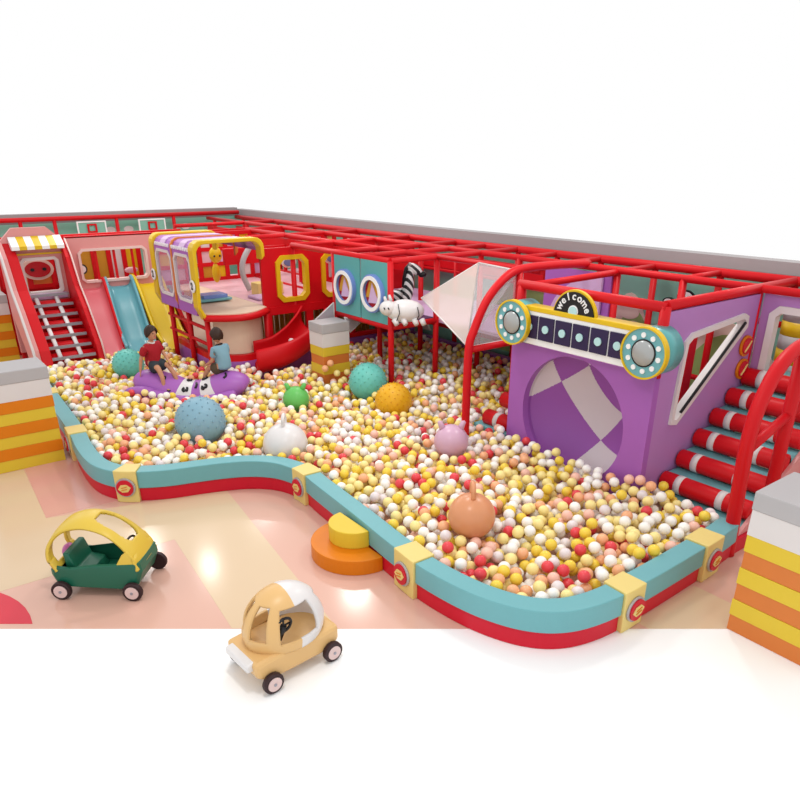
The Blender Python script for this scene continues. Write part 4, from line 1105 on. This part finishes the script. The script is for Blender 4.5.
def layer(sp, dz, prob, dmin, jit=.35):
    y = 3.4; row = 0
    while y < 17.4:
        x = 1.9+(sp/2 if row % 2 else 0)
        while x < 11.3:
            xx = x+rnd.uniform(-jit, jit)*sp; yy = y+rnd.uniform(-jit, jit)*sp
            if rnd.random() < prob and inside(xx, yy) and seg_d(xx, yy) > R*.9:
                zz = hgt(xx, yy)+dz+rnd.uniform(-.025, .025)
                if not boxd(xx, yy, zz) and free(xx, yy, zz, dmin):
                    balls.append((xx, yy, zz)); cell.setdefault((int(xx/.15), int(yy/.15)), []).append((xx, yy, zz))
            x += sp
        y += sp*.866; row += 1
layer(.150, -.09, 1, .118, .2)
layer(.140, 0.0, .95, .128, .3)
layer(.13, .065, .55, .134)
layer(.12, .03, 1, .130)
# a few strays: on the red slide and against the pillar
for p in ((7.15, 13.85, .80), (7.05, 13.75, .68), (7.35, 13.8, .95), (6.75, 13.7, .66), (7.1, 11.95, .75), (7.35, 11.9, .62), (7.22, 11.93, .85), (7.6, 11.9, .6)): balls.append(p)
cols = ['b_white', 'b_cream', 'b_yellow', 'b_red', 'b_peach', 'b_lilac', 'b_pink']
wts = [.30, .26, .17, .08, .08, .06, .05]
cw = {'b_white': 'white', 'b_cream': 'cream', 'b_yellow': 'yellow', 'b_red': 'red', 'b_peach': 'peach', 'b_lilac': 'pale lilac', 'b_pink': 'pale pink'}
bc = [rnd.choices(range(7), wts)[0] for _ in balls]
def sphere_mesh(name, m, seg=24, rings=14):
    mb = MB().ball((0, 0, 0), R, m, seg, rings)
    me = bpy.data.meshes.new(name); me.from_pydata([tuple(v) for v in mb.v], [], mb.f); me.materials.append(M[m])
    me.polygons.foreach_set('use_smooth', [True]*len(mb.f))
    bm = bmesh.new(); bm.from_mesh(me); bmesh.ops.remove_doubles(bm, verts=bm.verts, dist=1e-5); bmesh.ops.recalc_face_normals(bm, faces=bm.faces); bm.to_mesh(me); bm.free(); return me
order = sorted(range(len(balls)), key=lambda i: (Vector(balls[i])-cam.location).length + (2 if balls[i][2] < hgt(balls[i][0], balls[i][1])-.035 else 0))
near = order[:300]; nset = set(near)
smesh = {c_: sphere_mesh('pit_ball', c_) for c_ in cols}
for i in near:
    c_ = cols[bc[i]]
    o = bpy.data.objects.new('pit_ball', smesh[c_]); COL.objects.link(o); o.location = balls[i]
    o['label'] = 'small glossy %s plastic ball in the pit by the front curve of its wall' % cw[c_]; o['category'] = 'ball'; o['group'] = '%s pit balls by the front curve' % cw[c_]
# all the others as one object
import numpy as np
bm = bmesh.new(); bmesh.ops.create_icosphere(bm, subdivisions=2, radius=R); bv = np.array([v.co[:] for v in bm.verts]); bf = np.array([[v.index for v in f_.verts] for f_ in bm.faces]); bm.free()
rest = [i for i in range(len(balls)) if i not in nset]
cs = np.array([balls[i] for i in rest]); nb = len(rest)
V = (bv[None, :, :]+cs[:, None, :]).reshape(-1, 3); Fc = (bf[None, :, :]+(np.arange(nb)*len(bv))[:, None, None]).reshape(-1, 3)
me = bpy.data.meshes.new('pit_balls'); me.vertices.add(len(V)); me.vertices.foreach_set('co', V.ravel().astype(np.float32))
me.loops.add(Fc.size); me.loops.foreach_set('vertex_index', Fc.ravel().astype(np.int32)); me.polygons.add(len(Fc))
me.polygons.foreach_set('loop_start', np.arange(0, Fc.size, 3, dtype=np.int32))
me.polygons.foreach_set('material_index', np.repeat(np.array([bc[i] for i in rest], dtype=np.int32), len(bf)))
me.polygons.foreach_set('use_smooth', np.ones(len(Fc), dtype=bool))
for c_ in cols: me.materials.append(M[c_])
me.update(calc_edges=True)
o = bpy.data.objects.new('pit_ball_mass', me); COL.objects.link(o)
tag(o, 'sea of white, cream, yellow, peach and red plastic balls filling the pit', 'balls', kind='stuff')
print('BALLS', len(balls))
for o in bpy.data.objects:
    if '_local' in o: del o['_local']
